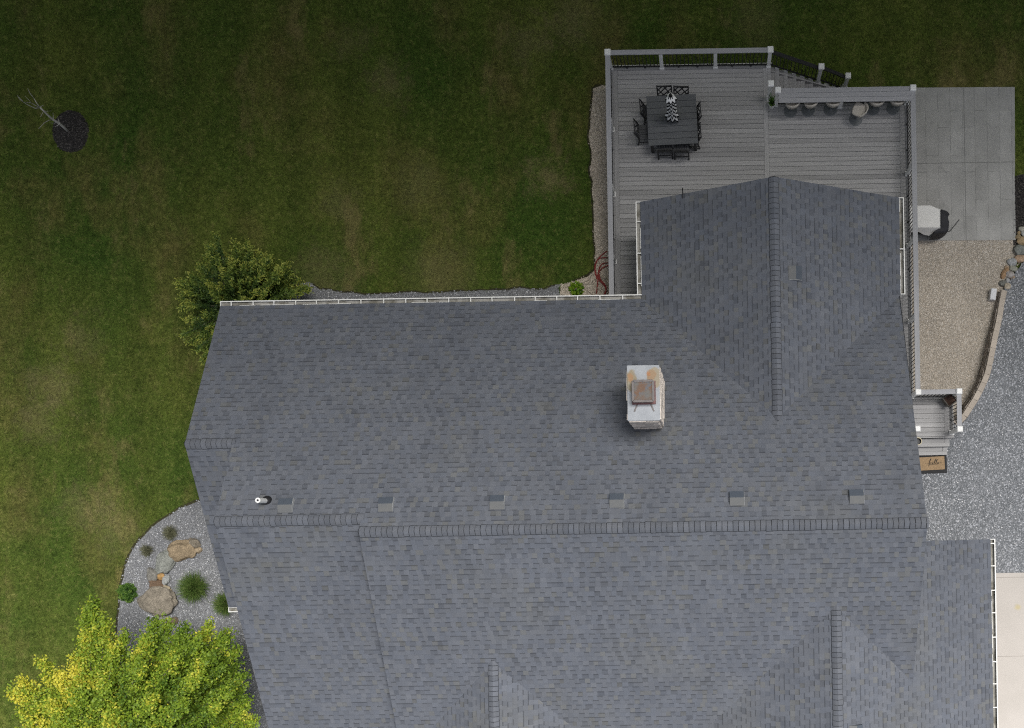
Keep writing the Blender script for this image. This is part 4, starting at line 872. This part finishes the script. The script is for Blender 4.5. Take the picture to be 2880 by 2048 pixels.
def golden_tree():
    base = P(390, 2120, 0.0); r = empty("golden_tree", base, 0, "golden leaved tree with a spreading yellow-green crown beside the house corner", "tree")
    tr = MB(); tr.tube([(0, 0, -0.05), (0.03, 0.0, 1.0), (-0.02, 0.05, 2.2), (0.02, 0.03, 3.4), (0, 0, 4.6)], [0.17, 0.13, 0.11, 0.08, 0.02], 10)
    tips = [(265, 1692, 3.0), (246, 1725, 3.0), (295, 1740, 3.2), (118, 1862, 2.6), (60, 1915, 2.4), (38, 1945, 2.3), (175, 1900, 2.9), (215, 1850, 3.0), (75, 2020, 2.6), (60, 2060, 2.4), (440, 1745, 2.9), (475, 1752, 3.0), (420, 1790, 3.4), (350, 1775, 3.0), (320, 1830, 3.3), (525, 1765, 2.9), (590, 1762, 2.9), (640, 1775, 2.7), (600, 1840, 3.4), (560, 1800, 3.3), (640, 1800, 2.8), (620, 1880, 3.0), (650, 1940, 3.0), (690, 2000, 2.6), (670, 1870, 2.2), (520, 1800, 3.2), (680, 1940, 2.2), (668, 1830, 2.5), (690, 1900, 2.4), (700, 1970, 2.4), (715, 2030, 2.4), (560, 1900, 3.8), (500, 1850, 3.9), (400, 1870, 4.0), (300, 1920, 3.8), (220, 1960, 3.4), (150, 1980, 3.0), (330, 2010, 4.4), (430, 1970, 4.6), (520, 1980, 4.5), (610, 1990, 3.7), (660, 2060, 3.1), (450, 2080, 5.0), (360, 2110, 4.9), (250, 2060, 4.0), (560, 2090, 4.4), (150, 2080, 3.2)]
    pts = []; tn = []; dirs = []
    for rr in range(26): a = random.uniform(0, 6.28); q = random.uniform(0.5, 3.3); p = base + Vector((q * math.cos(a), q * math.sin(a) - 0.8, 0)); tips.append((None, p, 4.7 - 0.17 * q * q + random.uniform(-.3, .2)))
    ctr = base + Vector((0, 0, 2.0))
    for tpl in tips:
        q = P(*tpl) if tpl[0] is not None else Vector((tpl[1].x, tpl[1].y, tpl[2]))
        s = Vector((base.x, base.y, 1.0 + 0.45 * (q.z - 1.0))); mid = s.lerp(q, 0.55) + Vector((0, 0, 0.15))
        tr.tube([s - base, mid - base, q - base], [0.045, 0.03, 0.008], 5)
        L = (q - s).length; out = (q - s).normalized()
        for k in range(int(66 + 46 * L)):          # leafy twigs along the outer two thirds
            t = 0.30 + 0.70 * random.random() ** 0.75; c = s.lerp(mid, t * 2) if t < 0.5 else mid.lerp(q, t * 2 - 1); spread = 0.10 + 0.55 * (1 - t)
            tw = Vector((random.gauss(0, 1), random.gauss(0, 1), random.gauss(0, 0.7))) * spread; c = c + tw * 0.7; m = random.randint(5, 9); dl = (out + tw * 0.8 + Vector((0, 0, .3))).normalized()
            hue = 0.61 + 0.30 * mnoise.noise((c.x * 0.75, c.y * 0.75, c.z * 0.6)) + 0.42 * mnoise.noise((c.x * 2.1, c.y * 2.1, c.z * 1.5 + 7)) + 0.16 * (t - 0.5) + random.gauss(0, 0.08)
            hue += 0.05 + 0.32 * max(-1, min(1, (base.x - 0.6 - c.x) / 2.2))        # the western limbs carry the yellower growth
            for _ in range(m): e = c + dl * random.uniform(-.10, .14) + Vector((random.gauss(0, .055), random.gauss(0, .055), random.gauss(0, .05))); pts.append(e); tn.append(hue + random.gauss(0, 0.13)); dirs.append(dl)
    tr.build("trunk", M['bark'], r, smooth=True)
    n = len(pts); leaves("crown", pts, rng.uniform(0.055, 0.11, n), np.array(tn), M['gold'], r, 0.55, base, 0.62, np.array([tuple(d) for d in dirs]) * 0.9)
golden_tree()

def yew():
    base = P(705, 880, 0.0); r = empty("evergreen_shrub", base, 0, "sprawling dark evergreen shrub with yellowish tips at the back corner of the house", "shrub")
    st_ = MB(); pts = []; tn = []; dirs = []; sz = []
    outline = [(500, 832), (498, 868), (512, 800), (530, 770), (555, 740), (575, 705), (590, 690), (622, 705), (660, 675), (690, 668), (705, 690), (735, 700), (760, 718), (790, 762), (830, 755), (845, 785), (870, 800), (880, 812), (815, 730), (510, 905), (505, 948), (525, 965), (545, 990), (562, 1020), (575, 1040), (555, 960), (540, 920), (600, 950), (520, 850), (640, 720), (750, 745), (800, 800)]
    tips = [(u, v, random.uniform(0.8, 1.5)) for u, v in outline]
    tips += [(random.gauss(670, 75), random.gauss(835, 65), random.uniform(1.5, 2.5)) for _ in range(85)]
    for u, v, z in tips:
        q = P(u, v, z); s = base + Vector((random.gauss(0, .15), random.gauss(0, .15), 0.25)); mid = s.lerp(q, 0.5) + Vector((0, 0, 0.25)); q = s.lerp(q, 0.94); st_.tube([s - base, mid - base, q - base], [0.035, 0.02, 0.004], 5)
        out = (q - mid).normalized(); L = (q - s).length
        for k in range(int(40 + 28 * L)):        # flat sprays: a twig with leaflets either side
            t = 0.22 + 0.78 * random.random() ** 0.8; c = s.lerp(mid, t * 2) if t < .5 else mid.lerp(q, t * 2 - 1)
            ang = random.gauss(0, 0.85); dl = Vector((out.x * math.cos(ang) - out.y * math.sin(ang), out.x * math.sin(ang) + out.y * math.cos(ang), out.z + random.gauss(0.1, .25))).normalized(); ln = random.uniform(0.14, 0.34) * (1.15 - 0.5 * t)
            for i in range(6):
                f = i / 5.0; e = c + dl * ln * f + Vector((random.gauss(0, .016), random.gauss(0, .016), random.gauss(0, .02)))
                pts.append(e); dirs.append(dl); sz.append(random.uniform(.065, .115)); tn.append(0.10 + 0.60 * max(0, t - .35) * f + 0.42 * (t > 0.75) * f + 0.42 * mnoise.noise((c.x * 2.6, c.y * 2.6, c.z * 2)) + random.gauss(0, .10))
    st_.build("stem", simple("yew_stem", (0.16, 0.15, 0.10), (0.10, 0.095, 0.06)), r, smooth=True)
    leaves("foliage", pts, np.array(sz), np.array(tn), M['yew'], r, 0.5, base, 0.36, np.array([tuple(d) for d in dirs]) * 1.6)
yew()

def sapling():
    base = P(192, 369, 0.07); r = empty("bare_sapling", base, 0, "small leafless sapling with pale twigs standing in a round mulch ring", "tree"); a = MB()
    def at(u, v, z): return P(u, v, z) - base
    trunk = [at(192, 369, 0.05), at(178, 357, .40), at(165, 346, .72), at(150, 337, 0.95), at(140, 329, 1.2), at(125, 314, 1.55), at(113, 303, 1.85)]
    a.tube(trunk, [.042, .038, .036, .034, .030, .027, .022], 8); b = MB()
    for pl, r0 in (([(113, 303), (103, 290), (95, 276)], .012), ([(95, 276), (84, 262), (78, 249)], .007), ([(113, 303), (100, 305), (82, 297), (66, 287), (52, 273)], .012), ([(113, 303), (100, 297), (88, 290), (72, 287)], .010), ([(88, 290), (80, 280), (70, 270)], .006), ([(66, 287), (56, 280), (48, 268)], .006), ([(150, 337), (138, 338), (125, 345), (109, 362)], .011), ([(122, 312), (133, 313), (146, 312)], .008), ([(122, 314), (118, 322), (114, 330)], .007), ([(150, 337), (150, 327), (149, 317)], .007), ([(167, 348), (165, 338), (162, 328)], .008), ([(160, 344), (152, 347), (142, 346)], .007), ([(167, 350), (160, 354), (153, 357)], .007), ([(115, 300), (120, 297), (124, 295)], .006)):
        q = [at(u, v, 1.2 + (140 - u) * 0.020 if u < 150 else 0.8) for u, v in pl]; b.tube(q, [r0 * 1.55 * (1 - 0.72 * i / (len(q) - 1)) for i in range(len(q))], 5)
    a.build("trunk", M['twig'], r, smooth=True); b.build("branches", M['twig'], r, smooth=True)
sapling()

def tuft(u, v, rad, n, hgt, mat, label, cat="plant", name="ornamental_grass", z=0.01, lean=1.0, tmin=0.0):
    base = P(u, v, z); r = empty(name, base, 0, label, cat)
    a = rng.uniform(0, 2 * np.pi, n); k = rng.uniform(0.05, 1.0, n) ** 0.7 * rad * lean; hh = hgt * (1 - 0.5 * (k / rad) ** 2) * rng.uniform(.6, 1.1, n); b0 = rng.normal(0, rad * .16, (n, 2)); w_ = 0.007; V = []
    dirx, diry = np.cos(a), np.sin(a); sx, sy = -diry * w_, dirx * w_; parts = []
    for f, g, ww in ((0, 0, 1), (0.45, 0.75, .9), (1.0, 1.0, 0.15)):
        cx, cy, cz = b0[:, 0] + dirx * k * f, b0[:, 1] + diry * k * f, hh * g * (1 if f < .9 else 0.92); parts += [np.stack([cx + sx * ww, cy + sy * ww, cz], 1), np.stack([cx - sx * ww, cy - sy * ww, cz], 1)]
    V = np.stack(parts, 1).reshape(-1, 3); f = np.array([(0, 1, 3, 2), (2, 3, 5, 4)]); Fc = (f[None] + (np.arange(n) * 6)[:, None, None]).reshape(-1, 4)
    t = np.clip(rng.normal(.45, .22, n), tmin, 1); o = np_mesh("blades", V, Fc, np.repeat(t, 6), mat, r); return r
tuft(553, 1652, 0.50, 1500, 0.62, M['reed'], "largest green grass clump, in the grey gravel beside the house")
tuft(640, 1698, 0.42, 900, 0.5, M['reed'], "green grass clump half hidden under the small eave")
tuft(481, 1499, 0.27, 420, 0.22, M['reed_dry'], "sparse greyish grass tuft at the north end of the gravel bed")
tuft(416, 1549, 0.24, 260, 0.22, M['reed_dry'], "thin brownish grass tuft near the lawn edge of the bed")

def ball(u, v, rad, n, mat, label, cat, name, hgt=None, size=(0.03, 0.055), z=0.01, flat=0.9, org_t=0.45, lumps=7):
    base = P(u, v, z); r = empty(name, base, 0, label, cat); d = rng.normal(size=(n, 3)); d[:, 2] = np.abs(d[:, 2]); d /= np.linalg.norm(d, axis=1, keepdims=True)
    lum = np.array([mnoise.noise(tuple(q * lumps / 2.5)) for q in d]); k = rad * (0.84 + 0.34 * lum) * rng.uniform(0.78, 1.02, n); pts = d * k[:, None]; pts[:, 2] *= flat
    leaves("foliage", pts, rng.uniform(*size, n), org_t + 0.9 * lum + rng.normal(0, .12, n), mat, r, .3, None, .6, d * 1.0)
    MB().tube([(0, 0, -.02), (0, 0, rad * .6)], 0.03, 6).build("stem", M['bark'], r); return r
ball(361, 1667, 0.34, 3600, M['box'], "round clipped green bush at the lawn edge of the gravel bed", "shrub", "round_shrub")
ball(1622, 816, 0.27, 300, M['lime'], "bright lime green leafy plant in the gravel beside the gutter", "plant", "leafy_plant", size=(.08, .14), flat=.7, org_t=.6)
ball(2900, 588, 0.30, 500, M['lime'], "pale lime plant at the edge of the dark mulch corner", "plant", "leafy_plant", size=(.05, .09), org_t=.7) if False else None

# grass blades over the visible lawn
def grass():
    n = 700000; c1, c2 = P(-40, -40), P(2940, 2120); x = rng.uniform(c1.x, c2.x, n); y = rng.uniform(c2.y, c1.y, n); keep = np.ones(n, bool)
    def cut(poly):
        nonlocal keep
        keep &= ~inside(x, y, poly)
    def shrink(): pass
    for q in (strip, gstrip, bed, yard, mul, patio, ring): cut(q)
    cut([(X1 + .2, YE - .4), (XE, YE - .4), (XE, -20), (X1 + .2, -20)]); cut([(XL - .05, YE - 1), (XR, YE - 1), (XR, YB), (XS, YB), (XS, YN), (XL - .05, YN)]); cut([(5, 9.2), (9.2, 9.2), (9.2, 8.4), (40, 9.2), (40, -20), (5, -20)])
    x, y = x[keep], y[keep]; n = len(x); a = rng.uniform(0, 6.28, n); L = rng.uniform(.05, .15, n); wd = rng.uniform(.004, .011, n); h = rng.uniform(.015, .05, n)
    dx, dy = np.cos(a), np.sin(a); A = np.stack([x - dy * wd, y + dx * wd, np.zeros(n)], 1); B = np.stack([x + dy * wd, y - dx * wd, np.zeros(n)], 1); Tp = np.stack([x + dx * L, y + dy * L, h], 1)
    V = np.stack([A, B, Tp], 1).reshape(-1, 3); t = rng.beta(1.6, 2.2, n); o = np_mesh("grass", V, np.arange(3 * n).reshape(n, 3), np.repeat(t, 3), M['blade']); tag(o, "short mown grass blades covering the lawn", "grass", kind="stuff")
grass()

# ---------------------------------------------------------------- rocks
def rock(u, v, ru, rv, rot, col, label, group, z0=0.0, cat="rock", name="boulder", rough=0.28, hz=0.75, col2=None):
    p = P(u, v, z0); s = (H - z0) / F; a, b = ru * s, rv * s; h = min(a, b) * hz; me = bpy.data.meshes.new(name); import bmesh
    bm = bmesh.new(); bmesh.ops.create_icosphere(bm, subdivisions=4, radius=1.0); sd = random.uniform(0, 100); ca, sa = math.cos(R(rot)), math.sin(R(rot)); cuts_ = [(Vector((random.gauss(0, 1), random.gauss(0, 1), random.gauss(0.4, .7))).normalized(), random.uniform(.72, .95)) for _ in range(9)]
    for vt in bm.verts:
        c = vt.co.copy()
        for nn, dd in cuts_:
            e = c.dot(nn) - dd
            if e > 0: c -= nn * e * 0.85
        k = 1 + rough * mnoise.noise(c * 1.4 + Vector((sd, 0, 0))) + rough * .45 * mnoise.noise(c * 3.2 + Vector((0, sd, 0))) + rough * .15 * mnoise.noise(c * 11 + Vector((0, 0, sd)))
        x, y, z = c.x * a * k * 1.16, c.y * b * k * 1.16, c.z * h * k; vt.co = (x * ca - y * sa, x * sa + y * ca, z)
    bm.to_mesh(me); bm.free()
    for pl in me.polygons: pl.use_smooth = True
    col = tuple(min(.6, x * 1.22) for x in col); c2 = col2 or tuple(x * 0.66 for x in col); g = G("rock_" + name); o_ = g.obj(); q = g.mix(g.ramp(g.noise(o_, 5.0, 6.0, .65), .35, .65), col, c2); q = g.bright(q, g.ramp(g.noise(o_, 30.0, 4.0), .25, .75, .75, 1.2)); wv = g.noise(g.scaled(o_, (1, 2.5, 4)), 4.0, 6.0, .8); q = g.bright(q, g.ramp(g.math('ABSOLUTE', g.math('SUBTRACT', wv, .5)), 0.0, .035, .55, 1.0)); g.bump(g.noise(o_, 9.0, 7.0, .7), .8, .05)
    me.materials.append(g.done(q, .85, .2)); o = bpy.data.objects.new(name, me); C.objects.link(o); o.location = (p.x, p.y, z0 + h * 0.45); return tag(o, label, cat, group)
gb = "boulders winding through the gravel bed"
for args in ((514, 1550, 38, 25, 8, (.33, .255, .165), "broad tan slab boulder at the head of the winding boulder row"), (469, 1578, 37, 22, 60, (.30, .31, .28), "long grey-green boulder between the tan slab and the small stones"), (549, 1527, 17, 11, -35, (.26, .225, .175), "grey-brown rock behind the tan slab, nearest the house"),
             (559, 1547, 10, 8, 20, (.42, .33, .22), "small tan stone wedged beside the tan slab and house"), (432, 1618, 15, 20, 10, (.25, .24, .215), "rough grey rock on the lawn side of the orange stone"), (444, 1643, 18, 14, -30, (.20, .135, .09), "dark brown stone just above the biggest boulder"),
             (452, 1620, 13, 9, -15, (.47, .29, .12), "small orange stone at the middle of the boulder row"), (469, 1632, 9, 14, -25, (.36, .37, .36), "pale blue-grey stone beside the orange stone"), (469, 1656, 13, 10, -20, (.44, .37, .26), "cream stone touching the top of the biggest boulder"),
             (450, 1692, 43, 36, 12, (.285, .25, .20), "biggest brown boulder, at the tree end of the row"), (467, 1744, 13, 14, 0, (.30, .30, .28), "grey rock peeking out under the golden tree"), (489, 1747, 12, 9, 10, (.20, .155, .11), "brown rock beside the golden tree leaves")):
    rock(*args[:6], args[6], gb, 0.0, hz=0.62 if args[2] > 20 else 1.0)
gr = "rounded stones along the top of the drive"
for u, v, a, b, rot, col, lab in ((2874, 645, 10, 7, -10, (.50, .47, .40), "cream stone at the mulch end of the stone pile"), (2865, 656, 4.5, 4.5, 0, (.40, .30, .17), "tiny tan stone below the cream stone at the mulch"), (2863, 667, 8, 6, 30, (.32, .25, .15), "olive-tan stone at the patio corner"), (2878, 657, 6, 9, 0, (.52, .50, .46), "white stone at the frame edge by the mulch"),
        (2874, 679, 14, 11, -15, (.46, .34, .20), "large golden stone above the big green-grey one"), (2866, 704, 16, 15, 0, (.25, .26, .235), "largest green-grey round stone of the pile"), (2867, 730, 14, 11, -10, (.50, .35, .24), "pinkish stone at the head of the gravel drive"), (2846, 738, 13, 10, -20, (.39, .40, .40), "smooth blue-grey stone beside the pinkish one"),
        (2850, 757, 12, 8, -20, (.36, .36, .30), "flat green-grey stone on the drive edge"), (2824, 770, 16, 7.5, 60, (.37, .24, .14), "long brown stone leaning along the tan gravel"), (2839, 774, 12, 9, -10, (.41, .38, .36), "grey flat stone beside the long brown one"), (2849, 784, 6.5, 9, 10, (.45, .34, .24), "small tan stone on the drive side of the pile"),
        (2835, 793, 5.5, 9, 20, (.56, .54, .50), "white narrow stone near the end of the wall"), (2820, 797, 9, 8, 0, (.20, .20, .18), "dark grey stone near the white block"), (2833, 808, 9, 10, 0, (.52, .43, .34), "cream stone sitting on the end of the retaining wall"), (2880, 719, 5, 6, 0, (.47, .36, .25), "half seen tan stone at the frame edge"), (2862, 766, 7, 6, 0, (.36, .38, .40), "pale grey stone half sunk in the drive gravel"), (2831, 755, 6, 8, 0, (.42, .31, .21), "upright tan stone above the long brown one")):
    pp = P(u, v, .2); rock(u, v, a, b, rot, col, lab, gr, max(0.02, zd(pp.y) - 0.1), name="fieldstone", rough=.10, hz=.8)

# ---------------------------------------------------------------- retaining wall
wall = empty("retaining_wall", (wall_c[3].x, wall_c[3].y, 0), 0, "curved tan block retaining wall between the tan yard and the gravel drive", "wall"); wo = wall.location.copy()
M['wblock'] = simple("split_face_block", (0.40, 0.355, 0.31), (0.29, 0.25, 0.215), 6.0, .9, tint=.35, bump=.7, bscale=22); M['wcap'] = simple("wall_cap_stone", (0.47, 0.41, 0.345), (0.41, 0.36, 0.305), 3.0, .85, tint=.13)
def along(pts, step):
    out = [pts[0]]; acc = 0
    for a, b in zip(pts, pts[1:]):
        L = (b - a).length; s = step - acc
        while s <= L: out.append(a.lerp(b, s / L)); s += step
        acc = (acc + L) % step
    return out
blk = MB(); capm = MB(); line = along(wall_c, 0.30)
for a, b in zip(line, line[1:]):
    d = (b - a); d2 = Vector((d.x, d.y, 0)); L = d2.length; rz = math.atan2(d.y, d.x); c = (a + b) / 2; capm.bar(a + d * .008 + Vector((0, 0, .035)), b - d * .008 + Vector((0, 0, .035)), 0.175, 0.07, tint=random.random())
    z = c.z; lv = 0; nrm = Vector((d2.y, -d2.x, 0)).normalized()
    nrm = nrm if nrm.x < 0 else -nrm
    zz = max(0.0, zy(c.y) - 0.08); blk.box((c.x - nrm.x * .06, c.y - nrm.y * .06, z / 2 - .01), (L * 1.04, 0.10, z), rz, tint=.0)
    while zz < z - 0.01:
        h = min(0.115, z - zz); sh = (lv % 2) * 0.5
        for q, wdt in (((-.25 + sh * .5) * L, .48 * L), ((.25 + sh * .5 - (.0)) * L, .48 * L)):
            cc = c + d2.normalized() * q + nrm * (0.02 + random.uniform(0, .03) + 0.05 * (z - zz)); blk.box((cc.x, cc.y, zz + h / 2), (wdt, 0.14, h - .010), rz + random.uniform(-.05, .05), tint=random.random())
        zz += 0.115; lv += 1
blk.build("wall_body", M['wblock'], wall, wo); capm.build("wall_cap", M['wcap'], wall, wo, bevel=.008)

# ---------------------------------------------------------------- small things
def white_block():
    zb_ = zy(P(2794, 827, .3).y); z = zb_ + 0.25; p = P(2794.5, 827, z); o = MB(); o.box((0, 0, .12), (0.185, 0.365, 0.24)); o.box((0, 0, 0.245), (0.165, 0.345, 0.012)); r = o.build("utility_box", simple("white_plastic", (.66, .67, .69), (.60, .61, .63), 4, .5), bevel=.012); r.location = (p.x, p.y, zb_); r.rotation_euler = (0, 0, R(-9)); tag(r, "white rectangular utility box on the tan gravel beside the wall", "utility box")
white_block()

def grill():
    base = P(2620, 622, 0.04); r = empty("covered_grill", base, 0, "grill cart under a cream and black cover beside the deck railing on the patio", "grill"); cream = simple("cream_canvas", (.76, .75, .72), (.70, .69, .66), 2.5, .9, bump=.25, bscale=9); blk_ = simple("black_canvas", (.022, .022, .026), (.035, .035, .04), 5, .7, bump=.4, bscale=8)
    zt = 1.12; T = [P(u, v, zt) - base for u, v in ((2552, 580), (2616, 580), (2641, 590), (2641, 640), (2552, 641))]; T = [Vector((t.x, t.y, 0)) for t in T]
    B_ = [T[0] + Vector((0, .02, 0)), T[1] + Vector((.0, .03, 0)), T[2] + Vector((.04, .02, 0)), T[3] + Vector((.04, -.02, 0)), T[4] + Vector((0, -.02, 0))]
    m = MB(); n = 5; vs = [(t.x, t.y, zt) for t in T] + [(b.x, b.y, zt - .07) for b in B_]; m.add(vs, [(0, 4, 3, 2, 1)[::1]] + [(i, (i + 1) % n, n + (i + 1) % n, n + i) for i in range(n)])
    # drooping flap on the south side
    fl = [P(2552, 641, zt - .01) - base, P(2641, 641, zt - .01) - base, P(2628, 652, .88) - base, P(2612, 664, .66) - base, P(2596, 660, .74) - base, P(2584, 653, .86) - base, P(2552, 655, .86) - base]
    fl = [Vector((p.x, p.y, p.z)) for p in fl]; cvs = [(p.x, p.y, p.z + base.z) for p in fl]; m.add(cvs, [tuple(range(6, -1, -1))])
    o = m.build("cover", cream, r); s_ = o.modifiers.new("cloth", 'SOLIDIFY'); s_.thickness = .012; s_.offset = 0
    # black side: swept rounded form with a scalloped outer edge
    b = MB(); top = [P(u, v, .98) - base for u, v in ((2640, 592), (2648, 589.5), (2657, 592), (2665, 596), (2671, 603), (2667, 608), (2666, 614), (2669, 624), (2669, 634), (2667, 650), (2655, 655), (2626, 657), (2634, 645), (2640, 641))]
    top = [(p.x, p.y) for p in top]; cx = sum(p[0] for p in top) / len(top); cy = sum(p[1] for p in top) / len(top); rings = [(0.55, 1.02), (0.9, .995), (1.0, .95), (1.0, .45), (.92, .12)]; n = len(top); vs = []; fs = []
    for k, z in rings:
        for x, y in top: vs.append((cx + (x - cx) * k, cy + (y - cy) * k, z))
    for i in range(len(rings) - 1):
        for j in range(n): fs.append((i * n + j, (i + 1) * n + j, (i + 1) * n + (j + 1) % n, i * n + (j + 1) % n))
    fs.append(tuple(range(n))); b.add(vs, fs); b.build("side_cover", blk_, r)
    MB().box((T[0].x + .45, (T[0].y + T[4].y) / 2, .5), (.86, .5, .92)).build("cart", M['black'], r)
    MB().tube([P(2667, 652, .35) - base, P(2670, 652, .38) - base, P(2698, 618, .55) - base], .016, 8).build("handle", simple("grey_rod", (.10, .10, .095), rough=.5), r)
grill()

def hose():
    z = .03; L = [[(1708, 706), (1692, 718), (1679, 733), (1673, 751), (1674, 770), (1679, 785), (1681, 801), (1677, 824)], [(1708, 725), (1689, 726), (1679, 734), (1674, 752), (1676, 768), (1682, 787), (1680, 805), (1677, 826)], [(1710, 739), (1694, 742), (1686, 753), (1683, 767), (1679, 785)], [(1712, 746), (1692, 755), (1684, 770), (1686, 788), (1697, 801), (1704, 813), (1698, 830)], [(1683, 772), (1688, 786), (1698, 797), (1705, 808), (1702, 830)], [(1684, 768), (1690, 790), (1700, 803), (1706, 820)]]
    m = MB()
    for i, l in enumerate(L):
        pts = [P(u, v, z + .012 * i) for u, v in l]; sm = []
        for a, b, c, d in zip([pts[0]] + pts[:-2], pts[:-1], pts[1:], pts[2:] + [pts[-1]]):
            for t in (0, .25, .5, .75): sm.append(0.5 * ((2 * b) + (c - a) * t + (2 * a - 5 * b + 4 * c - d) * t * t + (3 * b - a - 3 * c + d) * t ** 3))
        sm.append(pts[-1]); m.tube(sm, .018, 8)
    tag(m.build("garden_hose", simple("red_rubber", (.33, .050, .045), (.25, .04, .036), 8, .5), smooth=True), "loose red garden hose looped on the gravel against the deck", "hose")
hose()

def doormat():
    z = zd(2.2) + .0; a = P(2560, 1283, z); rz = R(1.0)
    c = P(2626, 1305, z); mm = MB(); mm.box((-.12, 0, .008), (1.06, .60, .016)); o = mm.build("floor_mat", simple("black_rubber_mat", (.022, .023, .024), (.03, .03, .032), 8, .8)); o.location = (c.x, c.y, z); o.rotation_euler = (0, 0, rz); tag(o, "black rubber mat lying under the tan hello doormat", "mat")
    c2 = P(2624, 1303.5, z); r = empty("doormat", (c2.x, c2.y, z + .0165), R(2.2), "tan coir doormat lettered hello at the foot of the porch steps", "doormat"); m = MB(); m.box((-.12, 0, .008), (.96, .415, .016)); m.build("coir", simple("coir", (.35, .245, .145), (.29, .20, .115), 14, .95, bump=.6, bscale=120), r)
    # brush-script letters as flat ribbons; units: x along the word, y up
    S = [[(-.62, .02), (-.48, -.06), (-.36, .04), (-.30, .10)], [(-.30, .05), (-.16, .50), (-.10, .62), (-.15, .66), (-.22, .45), (-.30, .05), (-.34, -.38), (-.33, -.30), (-.24, -.02), (-.17, .12), (-.12, .06), (-.17, -.14), (-.12, -.20), (-.05, -.12)],
         [(-.05, -.12), (.02, -.02), (.06, .08), (.01, .12), (-.02, .0), (.0, -.16), (.05, -.18), (.12, -.08)], [(.12, -.08), (.22, .22), (.29, .48), (.26, .52), (.20, .30), (.14, .0), (.16, -.17), (.22, -.15), (.27, -.06)], [(.27, -.06), (.37, .24), (.44, .50), (.41, .54), (.35, .32), (.29, .0), (.31, -.17), (.37, -.15), (.42, -.06)],
         [(.46, .06), (.42, .0), (.43, -.12), (.48, -.14), (.54, -.04), (.53, .07), (.48, .08), (.45, .02)], [(.53, .06), (.62, .02), (.72, .10), (.86, .08)]]
    l = MB(); sc = .31
    for st_ in S:
        pts = [Vector((x * sc * 1.15 - .02, y * sc * .72, .0175)) for x, y in st_]; sm = []
        for a_, b, c_, d in zip([pts[0]] + pts[:-2], pts[:-1], pts[1:], pts[2:] + [pts[-1]]):
            for t in (0, .25, .5, .75): sm.append(0.5 * ((2 * b) + (c_ - a_) * t + (2 * a_ - 5 * b + 4 * c_ - d) * t * t + (3 * b - a_ - 3 * c_ + d) * t ** 3))
        sm.append(pts[-1])
        for p, q in zip(sm, sm[1:]):
            if (q - p).length > 1e-5: l.bar(p, q + (q - p) * .2, .015 if abs((q - p).normalized().y) > .6 else .008, .002)
    l.build("lettering", simple("black_ink", (.03, .028, .025)), r)
doormat()

def planters():
    p = P(2672, 1124, DK + .42); r = empty("square_planter", (p.x - .0, p.y, DK), R(36), "dark square tapered planter with brown soil in the porch corner", "planter"); brown = simple("weathered_bronze", (.075, .068, .058), (.11, .10, .085), 7, .7)
    m = MB(); pr = [(.115, 0.0), (.165, .40), (.172, .40), (.172, .44), (.140, .44), (.135, .36)]; vs = []; fs = []
    for h, z in pr: vs += [(-h, -h, z), (h, -h, z), (h, h, z), (-h, h, z)]
    for i in range(len(pr) - 1):
        for j in range(4): fs.append((i * 4 + j, i * 4 + (j + 1) % 4, (i + 1) * 4 + (j + 1) % 4, (i + 1) * 4 + j))
    fs.append((3, 2, 1, 0)); m.add(vs, fs); m.build("pot", brown, r); MB().box((0, 0, .38), (.272, .272, .03)).build("soil", simple("brown_soil", (.085, .05, .037), (.06, .036, .028), 12, .95, bump=.8, bscale=40), r)
    p = P(2583, 1241, DK - .18 + .32); r = empty("round_pot", (p.x, p.y, DK - .185), 0, "round black pot with a pale gold rim on the porch step", "pot")
    MB().lathe([(.07, 0), (.10, .12), (.115, .28), (.098, .28), (.092, .2), (.0, .2)], n=24).build("pot", M['black'], r, smooth=False); MB().lathe([(.098, .285), (.098, .305), (.118, .305), (.118, .285), (.098, .285)], n=28, top=False, bot=False).build("rim", simple("pale_brass", (.48, .42, .27), (.42, .36, .22), 5, .4), r)
    p = P(2170, 303, DK + .0); r = empty("potted_plant", (p.x, p.y + .03, DK), 0, "white pot with a spiky green plant between the two white deck posts", "plant"); MB().lathe([(.075, 0), (.105, .16), (.112, .24), (.095, .24), (.09, .2), (0, .2)], n=24).build("pot", M['white'], r); MB().lathe([(.0, .205), (.091, .205)], n=20, top=False, bot=False).build("soil", simple("dark_soil", (.05, .04, .035)), r)
    n = 16; m = MB()
    for i in range(n):
        a = random.uniform(0, 6.28); k = random.uniform(.08, .26); h = random.uniform(.35, .62); d = Vector((math.cos(a), math.sin(a), 0)); sd = Vector((-d.y, d.x, 0)) * .018; a0 = Vector((0, 0, .2)); a1 = a0 + d * k * .45 + Vector((0, 0, (h - .2) * .7)); a2 = a0 + d * k + Vector((0, 0, h - .2)); m.add([a0 - sd, a0 + sd, a1 + sd, a1 - sd, a2], [(0, 1, 2, 3), (3, 2, 4)], random.uniform(.2, .7))
    m.build("leaves", M['box'], r)
planters()
